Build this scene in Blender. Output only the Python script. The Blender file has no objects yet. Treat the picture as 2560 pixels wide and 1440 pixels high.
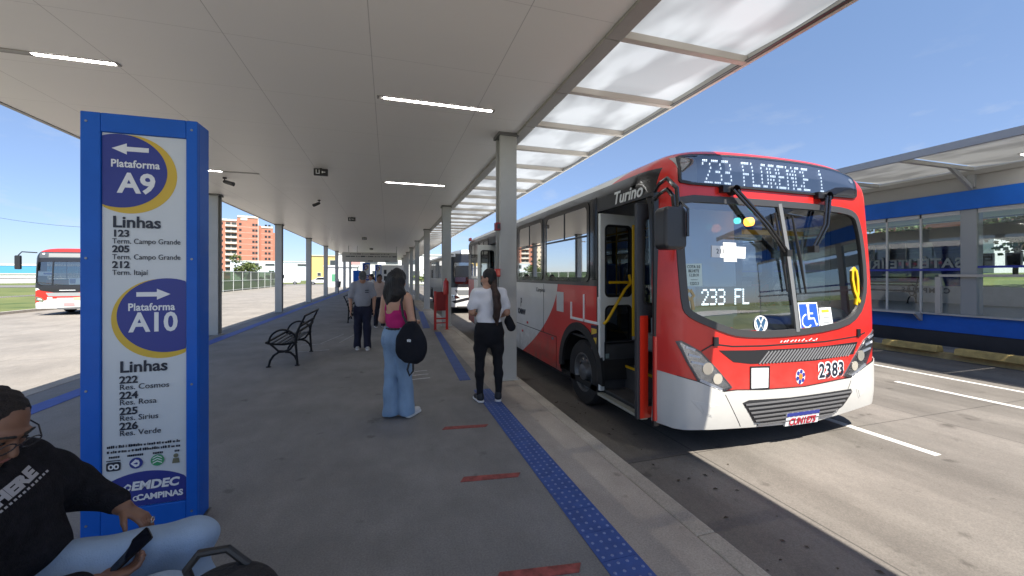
import bpy, bmesh, math, random
import numpy as np
from mathutils import Vector, Matrix, geometry
random.seed(7); rng = np.random.default_rng(7)
PI = math.pi; R = math.radians
scene = bpy.context.scene
COL = scene.collection

# ---------------------------------------------------------------- camera, sky, sun, exposure
cd = bpy.data.cameras.new('camera'); cam = bpy.data.objects.new('camera', cd); COL.objects.link(cam)
cam.location = (0, 0, 1.6); cam.rotation_euler = (R(90), 0, R(-17.2))
cd.sensor_width = 36; cd.lens = 36*999/2560; cd.shift_y = -33/2560
cd.clip_start = .05; cd.clip_end = 3000
scene.camera = cam
SUN = Vector((.125, -.62, 1)).normalized()          # towards the sun
sun_el = math.asin(SUN.z); sun_rot = math.atan2(SUN.x, SUN.y)
w = bpy.data.worlds.new('World'); scene.world = w; w.use_nodes = True
nt = w.node_tree; nt.nodes.clear()
out = nt.nodes.new('ShaderNodeOutputWorld'); bg = nt.nodes.new('ShaderNodeBackground')
sky = nt.nodes.new('ShaderNodeTexSky'); sky.sky_type = 'NISHITA'; sky.sun_disc = False
sky.sun_elevation = sun_el; sky.sun_rotation = sun_rot
sky.air_density = .75; sky.dust_density = .15; sky.ozone_density = 3.5; sky.altitude = 600
bg.inputs[1].default_value = .106
# a few thin low clouds in the sky itself
tc = nt.nodes.new('ShaderNodeTexCoord'); mp = nt.nodes.new('ShaderNodeMapping'); mp.inputs['Scale'].default_value = (3.0, 3.0, 9.0)
nz = nt.nodes.new('ShaderNodeTexNoise'); nz.inputs['Scale'].default_value = 2.3; nz.inputs['Detail'].default_value = 6; nz.inputs['Roughness'].default_value = .6
cr = nt.nodes.new('ShaderNodeValToRGB'); cr.color_ramp.elements[0].position = .56; cr.color_ramp.elements[1].position = .78
sx = nt.nodes.new('ShaderNodeSeparateXYZ')
hr = nt.nodes.new('ShaderNodeValToRGB'); hr.color_ramp.elements[0].position = .0; hr.color_ramp.elements[0].color = (.75, .75, .75, 1)
hr.color_ramp.elements[1].position = .42; hr.color_ramp.elements[1].color = (0, 0, 0, 1)
mul = nt.nodes.new('ShaderNodeMath'); mul.operation = 'MULTIPLY'
mx = nt.nodes.new('ShaderNodeMix'); mx.data_type = 'RGBA'; mx.inputs[7].default_value = (1.9, 2.0, 2.1, 1)
L = nt.links.new
L(tc.outputs['Generated'], mp.inputs[0]); L(mp.outputs[0], nz.inputs[0]); L(nz.outputs[0], cr.inputs[0])
L(tc.outputs['Generated'], sx.inputs[0]); L(sx.outputs[2], hr.inputs[0])
L(cr.outputs[0], mul.inputs[0]); L(hr.outputs[0], mul.inputs[1]); L(mul.outputs[0], mx.inputs[0])
hz = nt.nodes.new('ShaderNodeValToRGB'); hz.color_ramp.elements[0].position = .0; hz.color_ramp.elements[0].color = (.27,.27,.31,1)
hz.color_ramp.elements[1].position = .5; hz.color_ramp.elements[1].color = (.76,.70,.63,1); e_ = hz.color_ramp.elements.new(.12); e_.color = (.44,.405,.41,1); e_ = hz.color_ramp.elements.new(.28); e_.color = (.62,.55,.51,1)
tn = nt.nodes.new('ShaderNodeMix'); tn.data_type = 'RGBA'; tn.blend_type = 'MULTIPLY'; tn.inputs[0].default_value = 1
L(sx.outputs[2], hz.inputs[0]); L(sky.outputs[0], tn.inputs[6]); L(hz.outputs[0], tn.inputs[7])
L(tn.outputs[2], mx.inputs[6]); L(mx.outputs[2], bg.inputs[0]); L(bg.outputs[0], out.inputs[0])
sd = bpy.data.lights.new('sun', 'SUN'); sd.energy = 2.9; sd.angle = R(.5); sd.color = (1, .95, .86)
so = bpy.data.objects.new('sun', sd); COL.objects.link(so)
so.rotation_euler = (-SUN).to_track_quat('-Z', 'Y').to_euler(); so.location = (0, 0, 40)
scene.view_settings.view_transform = 'Standard'; scene.view_settings.look = 'None'
scene.view_settings.gamma = 1; scene.view_settings.exposure = 1.96
scene.cycles.max_bounces = 8; scene.cycles.transparent_max_bounces = 16
scene.cycles.diffuse_bounces = 5; scene.cycles.sample_clamp_indirect = 6
scene.cycles.caustics_reflective = False; scene.cycles.caustics_refractive = False

# ---------------------------------------------------------------- materials
MATS = {}
def mat(name, col, rough=.6, metal=0, var=0, vscale=6, bump=0, bscale=40, spec=.5, coat=0, emit=0, col2=None, stretch=None):
    if name in MATS: return MATS[name]
    m = bpy.data.materials.new(name); m.use_nodes = True; MATS[name] = m
    n = m.node_tree; b = n.nodes['Principled BSDF']
    b.inputs['Base Color'].default_value = (*col, 1); b.inputs['Roughness'].default_value = rough
    b.inputs['Metallic'].default_value = metal; b.inputs['Specular IOR Level'].default_value = spec
    b.inputs['Coat Weight'].default_value = coat; b.inputs['Coat Roughness'].default_value = .06
    if emit: b.inputs['Emission Color'].default_value = (*col, 1); b.inputs['Emission Strength'].default_value = emit
    if var or col2 or bump:
        t = n.nodes.new('ShaderNodeTexCoord'); mp = n.nodes.new('ShaderNodeMapping')
        n.links.new(t.outputs['Object'], mp.inputs[0])
        if stretch: mp.inputs['Scale'].default_value = stretch
    if var or col2:
        z = n.nodes.new('ShaderNodeTexNoise'); z.inputs['Scale'].default_value = vscale; z.inputs['Detail'].default_value = 8; z.inputs['Roughness'].default_value = .62
        n.links.new(mp.outputs[0], z.inputs[0])
        r = n.nodes.new('ShaderNodeValToRGB'); r.color_ramp.elements[0].position = .3; r.color_ramp.elements[1].position = .7
        c2 = col2 or tuple(min(1, c*(1+var)) for c in col)
        r.color_ramp.elements[0].color = (*[c*(1-var) for c in col], 1); r.color_ramp.elements[1].color = (*c2, 1)
        n.links.new(z.outputs[0], r.inputs[0]); n.links.new(r.outputs[0], b.inputs['Base Color'])
    if bump:
        z2 = n.nodes.new('ShaderNodeTexNoise'); z2.inputs['Scale'].default_value = bscale; z2.inputs['Detail'].default_value = 5
        n.links.new(mp.outputs[0], z2.inputs[0])
        bp = n.nodes.new('ShaderNodeBump'); bp.inputs['Strength'].default_value = bump; bp.inputs['Distance'].default_value = .02
        n.links.new(z2.outputs[0], bp.inputs['Height']); n.links.new(bp.outputs[0], b.inputs['Normal'])
    return m

def glass(name, tint, refl=.12, rough=.02, opaque=0.0, base=(.02,.025,.03), backlit=False):
    """thin pane: tinted see-through + fresnel mirror"""
    if name in MATS: return MATS[name]
    m = bpy.data.materials.new(name); m.use_nodes = True; MATS[name] = m
    n = m.node_tree; n.nodes.clear()
    o = n.nodes.new('ShaderNodeOutputMaterial'); tr = n.nodes.new('ShaderNodeBsdfTransparent'); tr.inputs[0].default_value = (*tint, 1)
    gl = n.nodes.new('ShaderNodeBsdfGlossy'); gl.inputs['Roughness'].default_value = rough
    df = n.nodes.new('ShaderNodeBsdfTranslucent' if backlit else 'ShaderNodeBsdfDiffuse'); df.inputs[0].default_value = (*base, 1)
    m1 = n.nodes.new('ShaderNodeMixShader'); m1.inputs[0].default_value = opaque
    m2 = n.nodes.new('ShaderNodeMixShader')
    lw = n.nodes.new('ShaderNodeLayerWeight'); lw.inputs[0].default_value = .25
    ma = n.nodes.new('ShaderNodeMath'); ma.operation = 'MULTIPLY_ADD'; ma.inputs[1].default_value = .7; ma.inputs[2].default_value = refl; ma.use_clamp = True
    n.links.new(lw.outputs['Fresnel'], ma.inputs[0]); n.links.new(ma.outputs[0], m2.inputs[0])
    n.links.new(tr.outputs[0], m1.inputs[1]); n.links.new(df.outputs[0], m1.inputs[2])
    n.links.new(m1.outputs[0], m2.inputs[1]); n.links.new(gl.outputs[0], m2.inputs[2]); n.links.new(m2.outputs[0], o.inputs[0])
    return m

# ---------------------------------------------------------------- mesh helpers
class MB:
    def __init__(s): s.v = []; s.f = []; s.m = []; s.mi = 0
    def add(s, vs, fs):
        o = len(s.v); s.v += [tuple(v) for v in vs]; s.f += [[i+o for i in f] for f in fs]; s.m += [s.mi]*len(fs); return s
    def box(s, x0, x1, y0, y1, z0, z1):
        return s.add([(x0,y0,z0),(x1,y0,z0),(x1,y1,z0),(x0,y1,z0),(x0,y0,z1),(x1,y0,z1),(x1,y1,z1),(x0,y1,z1)],
                     [(3,2,1,0),(4,5,6,7),(0,1,5,4),(1,2,6,5),(2,3,7,6),(3,0,4,7)])
    def cbox(s, c, d, M=None):
        x, y, z = d[0]/2, d[1]/2, d[2]/2
        vs = [Vector(v) for v in [(-x,-y,-z),(x,-y,-z),(x,y,-z),(-x,y,-z),(-x,-y,z),(x,-y,z),(x,y,z),(-x,y,z)]]
        if M is not None: vs = [M @ v for v in vs]
        return s.add([v+Vector(c) for v in vs], [(3,2,1,0),(4,5,6,7),(0,1,5,4),(1,2,6,5),(2,3,7,6),(3,0,4,7)])
    def tube(s, pts, r, n=8, cap=True, closed=False):
        pts = [Vector(p) for p in pts]; N = len(pts); rs = r if isinstance(r, (list, tuple)) else [r]*N
        vs = []; up = None
        for i, p in enumerate(pts):
            if closed: t = (pts[(i+1) % N]-pts[i-1]).normalized()
            else: t = (pts[min(i+1, N-1)]-pts[max(i-1, 0)]).normalized()
            if up is None:
                a = Vector((0,0,1)) if abs(t.z) < .9 else Vector((1,0,0)); up = (a-t*a.dot(t)).normalized()
            else:
                up = up-t*up.dot(t); up = up.normalized() if up.length > 1e-6 else Vector((1,0,0))
            q = t.cross(up)
            for k in range(n):
                an = 2*PI*k/n; vs.append(p+(up*math.cos(an)+q*math.sin(an))*rs[i])
        fs = []
        for i in range(N if closed else N-1):
            a, b = i*n, ((i+1) % N)*n
            for k in range(n): fs.append((a+k, b+k, b+(k+1) % n, a+(k+1) % n)[::-1])
        if cap and not closed: fs.append(tuple(range(n))); fs.append(tuple(range((N-1)*n, N*n))[::-1])
        return s.add(vs, fs)
    def lathe(s, prof, n=24, axis='z', c=(0,0,0)):
        vs = []
        for r, h in prof:
            for k in range(n):
                a = 2*PI*k/n; p = (r*math.cos(a), r*math.sin(a), h)
                if axis == 'x': p = (p[2], p[0], p[1])
                elif axis == 'y': p = (p[0], p[2], p[1])
                vs.append((p[0]+c[0], p[1]+c[1], p[2]+c[2]))
        fs = []
        for i in range(len(prof)-1):
            for k in range(n): fs.append((i*n+k, i*n+(k+1) % n, (i+1)*n+(k+1) % n, (i+1)*n+k))
        return s.add(vs, fs)
    def prism(s, poly, plane, a, b):
        """2-D outline extruded along the third axis; plane 'xz','yz','xy'"""
        def P(u, v, t): return {'xz': (u, t, v), 'yz': (t, u, v), 'xy': (u, v, t)}[plane]
        n = len(poly); vs = [P(u, v, a) for u, v in poly]+[P(u, v, b) for u, v in poly]
        fs = [tuple(range(n)), tuple(range(n, 2*n))[::-1]]+[(i, (i+1) % n, n+(i+1) % n, n+i)[::-1] for i in range(n)]
        return s.add(vs, fs)
    def ring(s, outer, inner, plane, a, b):
        def P(u, v, t): return {'xz': (u, t, v), 'yz': (t, u, v), 'xy': (u, v, t)}[plane]
        n = len(outer); vs = [P(u, v, t) for t in (a, b) for L_ in (outer, inner) for u, v in L_]
        fs = []
        for i in range(n):
            j = (i+1) % n
            fs += [(i, j, n+j, n+i), (2*n+i, 3*n+i, 3*n+j, 2*n+j), (i, 2*n+i, 2*n+j, j), (n+i, n+j, 3*n+j, 3*n+i)]
        return s.add(vs, fs)
    def build(s, name, mats, parent=None, smooth=35, bev=0, fix=True):
        me = bpy.data.meshes.new(name); me.from_pydata(s.v, [], s.f)
        for m in (mats if isinstance(mats, (list, tuple)) else [mats]): me.materials.append(m)
        if max(s.m, default=0) > 0: me.polygons.foreach_set('material_index', s.m)
        if fix:
            bm = bmesh.new(); bm.from_mesh(me); bmesh.ops.recalc_face_normals(bm, faces=bm.faces)
            bm.to_mesh(me); bm.free()
        if smooth:
            me.shade_smooth(); me.set_sharp_from_angle(angle=R(smooth))
        me.update()
        o = bpy.data.objects.new(name, me); COL.objects.link(o)
        if parent: o.parent = parent
        if bev:
            md = o.modifiers.new('bevel', 'BEVEL'); md.width = bev; md.segments = 2; md.limit_method = 'ANGLE'; md.angle_limit = R(40)
        return o

def rrect(x0, x1, y0, y1, r, n=5):
    p = []
    for cx, cy, a in ((x1-r, y1-r, 0), (x0+r, y1-r, 90), (x0+r, y0+r, 180), (x1-r, y0+r, 270)):
        for k in range(n+1):
            t = R(a+90*k/n); p.append((cx+r*math.cos(t), cy+r*math.sin(t)))
    return p
def smooth_poly(p, it=2):
    for _ in range(it):
        q = []
        for i in range(len(p)):
            a, b = p[i], p[(i+1) % len(p)]
            q += [(a[0]*.75+b[0]*.25, a[1]*.75+b[1]*.25), (a[0]*.25+b[0]*.75, a[1]*.25+b[1]*.75)]
        p = q
    return p
def offset_poly(p, d):
    """move a closed outline inwards by d (either winding)"""
    n = len(p); A = sum(p[i][0]*p[(i+1) % n][1]-p[(i+1) % n][0]*p[i][1] for i in range(n)); sg = 1 if A > 0 else -1
    q = []
    for i in range(n):
        a, b, c = Vector(p[i-1]), Vector(p[i]), Vector(p[(i+1) % n])
        e1 = (b-a).normalized(); e2 = (c-b).normalized()
        n1 = Vector((-e1.y, e1.x))*sg; n2 = Vector((-e2.y, e2.x))*sg
        m = n1+n2; m = m.normalized() if m.length > 1e-6 else n1
        k = d/max(.5, m.dot(n1)); q.append((b.x+m.x*k, b.y+m.y*k))
    return q
def inside(p, x, y):
    c = False; j = len(p)-1
    for i in range(len(p)):
        if (p[i][1] > y) != (p[j][1] > y) and x < (p[j][0]-p[i][0])*(y-p[i][1])/(p[j][1]-p[i][1])+p[i][0]: c = not c
        j = i
    return c

def tag(o, label=None, cat=None, group=None, kind=None):
    if label: o['label'] = label
    if cat: o['category'] = cat
    if group: o['group'] = group
    if kind: o['kind'] = kind
    return o
def thing(name, label, cat, loc=(0,0,0), rz=0, group=None):
    o = bpy.data.objects.new(name, None); COL.objects.link(o); o.empty_display_size = .1
    o.location = loc; o.rotation_euler = (0, 0, rz)
    return tag(o, label, cat, group)
KIDS = {}
def copy_tree(o, parent=None):
    c = o.copy(); COL.objects.link(c)
    if parent is not None: c.parent = parent
    for ch in list(o.children): copy_tree(ch, c)
    return c
def struct(name, mb, m, **k):
    o = mb.build(name, m, **k); o['kind'] = 'structure'; return o

def text_mesh(txt, size, depth=.002, bold=0, align='CENTER', shear=0, spacing=1.0, sx=1.0):
    """lettering as verts/faces in the xz plane (x right, z up, facing -y)"""
    c = bpy.data.curves.new('lettering', 'FONT'); c.body = txt; c.size = size; c.extrude = depth; c.offset = bold
    c.align_x = align; c.align_y = 'CENTER'; c.shear = shear; c.space_character = spacing; c.resolution_u = 3
    o = bpy.data.objects.new('lettering', c); COL.objects.link(o)
    dg = bpy.context.evaluated_depsgraph_get(); me = bpy.data.meshes.new_from_object(o.evaluated_get(dg))
    vs = [(v.co.x*sx, -v.co.z, v.co.y) for v in me.vertices]; fs = [tuple(p.vertices) for p in me.polygons]
    bpy.data.objects.remove(o); bpy.data.curves.remove(c); bpy.data.meshes.remove(me)
    return vs, fs
def lettering(name, txt, size, m, parent, M, **k):
    vs, fs = text_mesh(txt, size, **k); mb = MB(); mb.add([M @ Vector(v) for v in vs], fs)
    return mb.build(name, m, parent, smooth=0, fix=False)
FONT57 = {'0':'01110 10001 10011 10101 11001 10001 01110','1':'00100 01100 00100 00100 00100 00100 01110','2':'01110 10001 00001 00010 00100 01000 11111',
 '3':'11110 00001 00001 01110 00001 00001 11110','7':'11111 00001 00010 00100 01000 01000 01000','F':'11111 10000 10000 11110 10000 10000 10000','L':'10000 10000 10000 10000 10000 10000 11111',
 'O':'01110 10001 10001 10001 10001 10001 01110','R':'11110 10001 10001 11110 10100 10010 10001','E':'11111 10000 10000 11110 10000 10000 11111',
 'N':'10001 11001 10101 10011 10001 10001 10001','C':'01110 10001 10000 10000 10000 10001 01110',' ':'00000 '*7}
def dots(txt):
    res = []; x = 0
    for ch in txt:
        rows = FONT57[ch].split()
        for r_, row in enumerate(rows):
            for c_, b in enumerate(row):
                if b == '1': res.append((x+c_, 6-r_))
        x += 6
    return res, x-1
# ---------------------------------------------------------------- shared materials
white_paint = mat('white_paint', (.72,.72,.70), .35, coat=.3)
steel_grey = mat('painted_steel_grey', (.40,.41,.40), .42, var=.06, vscale=3)
dark_steel = mat('dark_steel', (.05,.052,.055), .4)
black_rubber = mat('black_rubber', (.012,.012,.013), .55)
black_plastic = mat('black_plastic', (.015,.015,.018), .35)
black_gloss = mat('black_gloss', (.010,.010,.012), .12, coat=.5)
grey_plastic = mat('grey_plastic', (.16,.165,.17), .5)
red_paint = mat('red_paint', (.60,.022,.016), .28, coat=.6, var=.04, vscale=2)
blue_paint = mat('blue_paint', (.005,.105,.50), .45, coat=.05, spec=.3, var=.10, vscale=2.5)
navy_print = mat('navy_print', (.022,.035,.24), .45)
yellow_print = mat('yellow_print', (.62,.42,.04), .5)
yellow_paint = mat('yellow_paint', (.75,.45,.01), .35)
white_print = mat('white_print', (.75,.77,.78), .5)
ink = mat('dark_ink', (.008,.014,.03), .5)
chrome = mat('chrome', (.75,.76,.78), .12, metal=1)
panel_white = mat('sign_panel_white', (.60,.64,.66), .4, var=.03, vscale=2)

# ---------------------------------------------------------------- ground
def concrete(name, col, sl=None, stains=.5, scale=1.0, joint=None, tracks=False):
    m = bpy.data.materials.new(name); m.use_nodes = True; n = m.node_tree; b = n.nodes['Principled BSDF']; K = n.links.new
    t = n.nodes.new('ShaderNodeTexCoord')
    def noise(sc, det=8, rough=.6, st=None):
        z = n.nodes.new('ShaderNodeTexNoise'); z.inputs['Scale'].default_value = sc; z.inputs['Detail'].default_value = det; z.inputs['Roughness'].default_value = rough
        if st:
            mp = n.nodes.new('ShaderNodeMapping'); mp.inputs['Scale'].default_value = st; K(t.outputs['Object'], mp.inputs[0]); K(mp.outputs[0], z.inputs[0])
        else: K(t.outputs['Object'], z.inputs[0])
        return z
    def ramp(src, p0, c0, p1, c1):
        r = n.nodes.new('ShaderNodeValToRGB'); e = r.color_ramp.elements
        e[0].position = p0; e[0].color = (*c0, 1); e[1].position = p1; e[1].color = (*c1, 1); K(src, r.inputs[0]); return r.outputs[0]
    def mul(a, c, f=1):
        x = n.nodes.new('ShaderNodeMix'); x.data_type = 'RGBA'; x.blend_type = 'MULTIPLY'; x.inputs[0].default_value = f; K(a, x.inputs[6]); K(c, x.inputs[7]); return x.outputs[2]
    base = ramp(noise(.55*scale, 6).outputs[0], .3, [c*.80 for c in col], .72, [min(1, c*1.16) for c in col])
    g = ramp(noise(90, 4, .7).outputs[0], .35, (.66,)*3, .65, (1.12,)*3)
    base = mul(base, g, .8)
    streak = ramp(noise(2.2, 9, .7, (1.6, .8, 1)).outputs[0], .36, (.80,)*3, .64, (1.06,)*3)
    base = mul(base, streak, .7)
    spots = ramp(noise(4.2, 3, .5).outputs[0], .27, (.35,.33,.31), .34, (1,)*3)
    base = mul(base, spots, stains)
    big = ramp(noise(.17, 4, .55).outputs[0], .35, (.72,.71,.70), .62, (1,)*3)
    base = mul(base, big, stains)
    if tracks:                                          # wear along the wheel tracks
        base = mul(base, ramp(noise(1.0, 5, .6, (1.3, .045, 1)).outputs[0], .40, (.72,.71,.70), .60, (1.05,)*3), .75)
        base = mul(base, ramp(noise(1.7, 3, .5).outputs[0], .25, (.30,.28,.26), .31, (1,)*3), .7)
    if joint:                                           # sawn joints across the slabs
        s = n.nodes.new('ShaderNodeSeparateXYZ'); K(t.outputs['Object'], s.inputs[0])
        for ax, pitch, off in joint:
            a = n.nodes.new('ShaderNodeMath'); a.operation = 'ADD'; a.inputs[1].default_value = 1000*pitch+off; K(s.outputs[ax], a.inputs[0])
            md = n.nodes.new('ShaderNodeMath'); md.operation = 'MODULO'; md.inputs[1].default_value = pitch; K(a.outputs[0], md.inputs[0])
            base = mul(base, ramp(md.outputs[0], .006, (.35,)*3, .018, (1,)*3), 1)
    K(base, b.inputs['Base Color'])
    rr = n.nodes.new('ShaderNodeMapRange'); rr.inputs[3].default_value = .55; rr.inputs[4].default_value = .9; K(noise(1.3).outputs[0], rr.inputs[0]); K(rr.outputs[0], b.inputs['Roughness'])
    bp = n.nodes.new('ShaderNodeBump'); bp.inputs['Strength'].default_value = .35; bp.inputs['Distance'].default_value = .012
    K(noise(120, 6, .7).outputs[0], bp.inputs['Height']); K(bp.outputs[0], b.inputs['Normal'])
    return m
ZR = -.25
grass_m = mat('grass_ground', (.065,.11,.022), .9, vscale=.35, col2=(.16,.17,.05), bump=.6, bscale=12, var=.25)
g = MB(); g.add([(-2000,-600,-.34),(2000,-600,-.34),(2000,2500,-.34),(-2000,2500,-.34)], [(0,1,2,3)])
struct('ground', g, grass_m, smooth=0)
road_m = concrete('road_concrete', (.200,.180,.158), stains=.55, tracks=True, joint=[(1, 5.0, 1.6), (0, 3.6, .55)])
g = MB(); g.box(1.95, 12.9, -30, 62, -.36, ZR); struct('bus_lane', g, road_m, smooth=0)
roadl_m = concrete('road_concrete_pale', (.285,.258,.226), stains=.22, joint=[(1, 5.0, 3.6), (0, 3.7, .5)])
g = MB(); g.box(-17, -4.78, -30, 78, -.36, ZR); struct('bus_road', g, roadl_m, smooth=0)
g = MB(); g.box(-17.2, -17.0, -30, 78, -.36, -.12); struct('kerb', g, mat('kerb_concrete', (.36,.34,.31), .85, var=.15), smooth=0)
g = MB(); g.add([(-60,80,-.30),(-5,78.2,-.30),(-5,92,-.30),(-70,96,-.30)], [(0,1,2,3)])
g.add([(1.95,62.2,-.30),(60,62.2,-.30),(60,80,-.30),(-5,80,-.30),(-5,78.3,-.30),(1.95,78.3,-.30)], [(0,1,2,3,4,5)])
struct('access_road', g, mat('asphalt_grey', (.16,.155,.15), .9, var=.15, vscale=.5), smooth=0)
# platform
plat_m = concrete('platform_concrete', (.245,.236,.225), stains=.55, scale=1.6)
edge_m = concrete('platform_edge_concrete', (.44,.385,.325), stains=.6, scale=2.0)  # paler concrete; light falling on this strip is also put into its colour
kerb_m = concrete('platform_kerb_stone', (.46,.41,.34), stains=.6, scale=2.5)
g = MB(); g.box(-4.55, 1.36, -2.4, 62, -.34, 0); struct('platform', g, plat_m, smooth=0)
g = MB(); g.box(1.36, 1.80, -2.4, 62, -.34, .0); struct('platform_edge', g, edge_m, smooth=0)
g = MB(); g.box(-4.55, 1.80, -30, -2.404, -.34, .0); g.box(-45, 45, -90, -30.004, -.36, -.25); struct('bounce_ground', g, concrete('bounce_ground_concrete', (.46,.43,.385), stains=.3), smooth=0)  # unseen pale ground added behind the camera to bounce sunlight under the canopy
random.seed(3); g = MB(); y = -14
while y < 62:
    y2 = min(62, y+4.0); j = random.uniform(-.006, .006)
    g.box(1.803, 1.95+j, y+.002, y2-.002, -.34, .004+random.uniform(-.002, .004)); y = y2
struct('platform_kerb', g, kerb_m, smooth=0, bev=.014)
g = MB(); g.box(-4.78, -4.553, -14, 62, -.34, .004); struct('platform_kerb_west', g, kerb_m, smooth=0)
# road paint
wl = mat('road_paint_white', (.62,.60,.56), .7, var=.22, vscale=9)
g = MB()
for x, y0, y1, wd in ((5.38, 2.62, 24, .10), (8.4, -1, 4.65, .10), (9.55, -8, 40, .09)):
    g.box(x-wd/2, x+wd/2, y0, y1, ZR-.01, ZR+.004)
g.box(8.35, 8.45, 7.5, 12, ZR-.01, ZR+.004)
struct('road_marking', g, wl, smooth=0)
# dry leaves and crumbs of dirt blown along the kerb
g = MB(); rr = random.Random(11)
for _ in range(70):
    x = 2.0+abs(rr.gauss(0, .55)) if rr.random() < .8 else rr.uniform(2, 7); y = rr.uniform(1.0, 5.5); s_ = rr.uniform(.008, .028); a = rr.uniform(0, 6.3); c_, d_ = math.cos(a)*s_, math.sin(a)*s_
    if 2.65 < x and y > 3.1: continue
    z = ZR+.004; g.add([(x-c_, y-d_, z), (x+d_*.5, y-c_*.5, z+s_*.25), (x+c_, y+d_, z+.002), (x-d_*.5, y+c_*.5, z+s_*.3)], [(0,1,2,3)])
o = g.build('dry_leaves', mat('dry_leaf', (.05,.036,.022), .9, var=.4, vscale=30), None, smooth=0, fix=False); tag(o, kind='stuff')
# floor paint
g = MB()
for y in (2.02, 3.08, 4.17): g.prism([(.53,y-.02),(.98,y-.075),(1.02,y-.015),(.57,y+.05)], 'xy', -.01, .004)
red_floor = mat('floor_paint_red', (.26,.06,.05), .75, var=.5, vscale=14)
struct('floor_marking_red', g, red_floor, smooth=0)
wf = mat('floor_paint_white', (.42,.42,.42), .7, var=.4, vscale=20)
g = MB()
def fl(a, b, w_=.02):
    a, b = Vector(a), Vector(b); d = (b-a).normalized(); nn = Vector((-d.y, d.x))*w_/2
    g.prism([tuple(a+nn), tuple(b+nn), tuple(b-nn), tuple(a-nn)], 'xy', -.01, .0035)
for y in (6.25, 6.5, 6.75): fl((.16, y), (.62, y+.06), .035)
fl((.3, 6.2), (.42, 6.9)); fl((-1.9, 10.1), (-1.4, 10.1)); fl((-1.5, 10.2), (-1.15, 11.6)); fl((-1.1, 10.2), (-.8, 11.8)); fl((-1.9, 9.2), (-1.2, 9.3))
struct('floor_marking_white', g, wf, smooth=0)
# tactile paving: blue strip with raised studs
tac = mat('tactile_blue', (.030,.075,.26), .6, var=.18, vscale=7)
stud = mat('tactile_stud', (.16,.20,.36), .5, var=.25, vscale=30)
def tactile(x0, x1, y0, y1, studs=True, skew=0):
    g.mi = 0
    n = max(1, round((y1-y0)/.25)); d = (y1-y0)/n
    for i in range(n):
        a, b = y0+i*d, y0+(i+1)*d; s0, s1 = skew*i/n, skew*(i+1)/n
        g.prism([(x0+s0,a+.002),(x1+s0,a+.002),(x1+s1,b-.002),(x0+s1,b-.002)], 'xy', -.01, .005)
        if studs:
            g.mi = 1
            for u in range(4):
                for v in range(4):
                    cx, cy = x0+(s0+s1)/2+(x1-x0)*(u+.5)/4, a+d*(v+.5)/4
                    r = .0105; oc = [(math.cos(PI*q/4), math.sin(PI*q/4)) for q in range(8)]
                    g.add([(cx+r*c_, cy+r*s_, .005) for c_, s_ in oc]+[(cx+r*.55*c_, cy+r*.55*s_, .0092) for c_, s_ in oc], [(q, (q+1) % 8, 8+(q+1) % 8, 8+q) for q in range(8)]+[tuple(range(8,16))])
            g.mi = 0
g = MB(); tactile(1.13, 1.36, -3, 5.45, True); tactile(1.03, 1.20, 6.0, 11.3, False, .2)
struct('tactile_paving', g, [tac, stud], smooth=0)
g = MB(); tactile(1.0, 1.2, 12.2, 17.8, False, .25); tactile(1.1, 1.3, 18.6, 45, False)
struct('tactile_paving_far', g, [tac, stud], smooth=0)
g = MB(); tactile(-4.15, -3.9, -5, 50, False); struct('tactile_paving_west', g, [mat('tactile_blue_west', (.03,.075,.34), .6, var=.2)], smooth=0)

# ---------------------------------------------------------------- platform canopy
def ceiling_mat(name, col):
    m = mat(name, col, .38, spec=.35); n = m.node_tree; b = n.nodes['Principled BSDF']; K = n.links.new
    t = n.nodes.new('ShaderNodeTexCoord'); s = n.nodes.new('ShaderNodeSeparateXYZ'); K(t.outputs['Object'], s.inputs[0])
    def seam(ax, pitch, off, wd, dark):
        a = n.nodes.new('ShaderNodeMath'); a.operation = 'ADD'; a.inputs[1].default_value = 100*pitch+off; K(s.outputs[ax], a.inputs[0])
        md = n.nodes.new('ShaderNodeMath'); md.operation = 'MODULO'; md.inputs[1].default_value = pitch; K(a.outputs[0], md.inputs[0])
        r = n.nodes.new('ShaderNodeValToRGB'); r.color_ramp.interpolation = 'CONSTANT'
        r.color_ramp.elements[0].color = (dark,)*3+(1,); r.color_ramp.elements[1].position = wd; r.color_ramp.elements[1].color = (1,1,1,1)
        K(md.outputs[0], r.inputs[0]); return r.outputs[0]
    x = n.nodes.new('ShaderNodeMix'); x.data_type = 'RGBA'; x.blend_type = 'MULTIPLY'; x.inputs[0].default_value = 1
    K(seam(0, 1.25, .16, .005, .66), x.inputs[6]); K(seam(1, 1.15, .45, .005, .82), x.inputs[7])
    y_ = n.nodes.new('ShaderNodeMix'); y_.data_type = 'RGBA'; y_.blend_type = 'MULTIPLY'; y_.inputs[0].default_value = 1
    y_.inputs[6].default_value = (*col, 1); K(x.outputs[2], y_.inputs[7]); K(y_.outputs[2], b.inputs['Base Color'])
    z = n.nodes.new('ShaderNodeTexNoise'); z.inputs['Scale'].default_value = 1.1; z.inputs['Detail'].default_value = 2
    mp = n.nodes.new('ShaderNodeMapping'); mp.inputs['Scale'].default_value = (.35, 1.6, 1); K(t.outputs['Object'], mp.inputs[0]); K(mp.outputs[0], z.inputs[0])
    bp = n.nodes.new('ShaderNodeBump'); bp.inputs['Strength'].default_value = .22; bp.inputs['Distance'].default_value = .08
    K(z.outputs[0], bp.inputs['Height']); K(bp.outputs[0], b.inputs['Normal'])
    return m
ceil_m = ceiling_mat('canopy_ceiling_panels', (.86,.85,.825))
trim_m = mat('canopy_trim', (.34,.33,.31), .45, var=.05)
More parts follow.
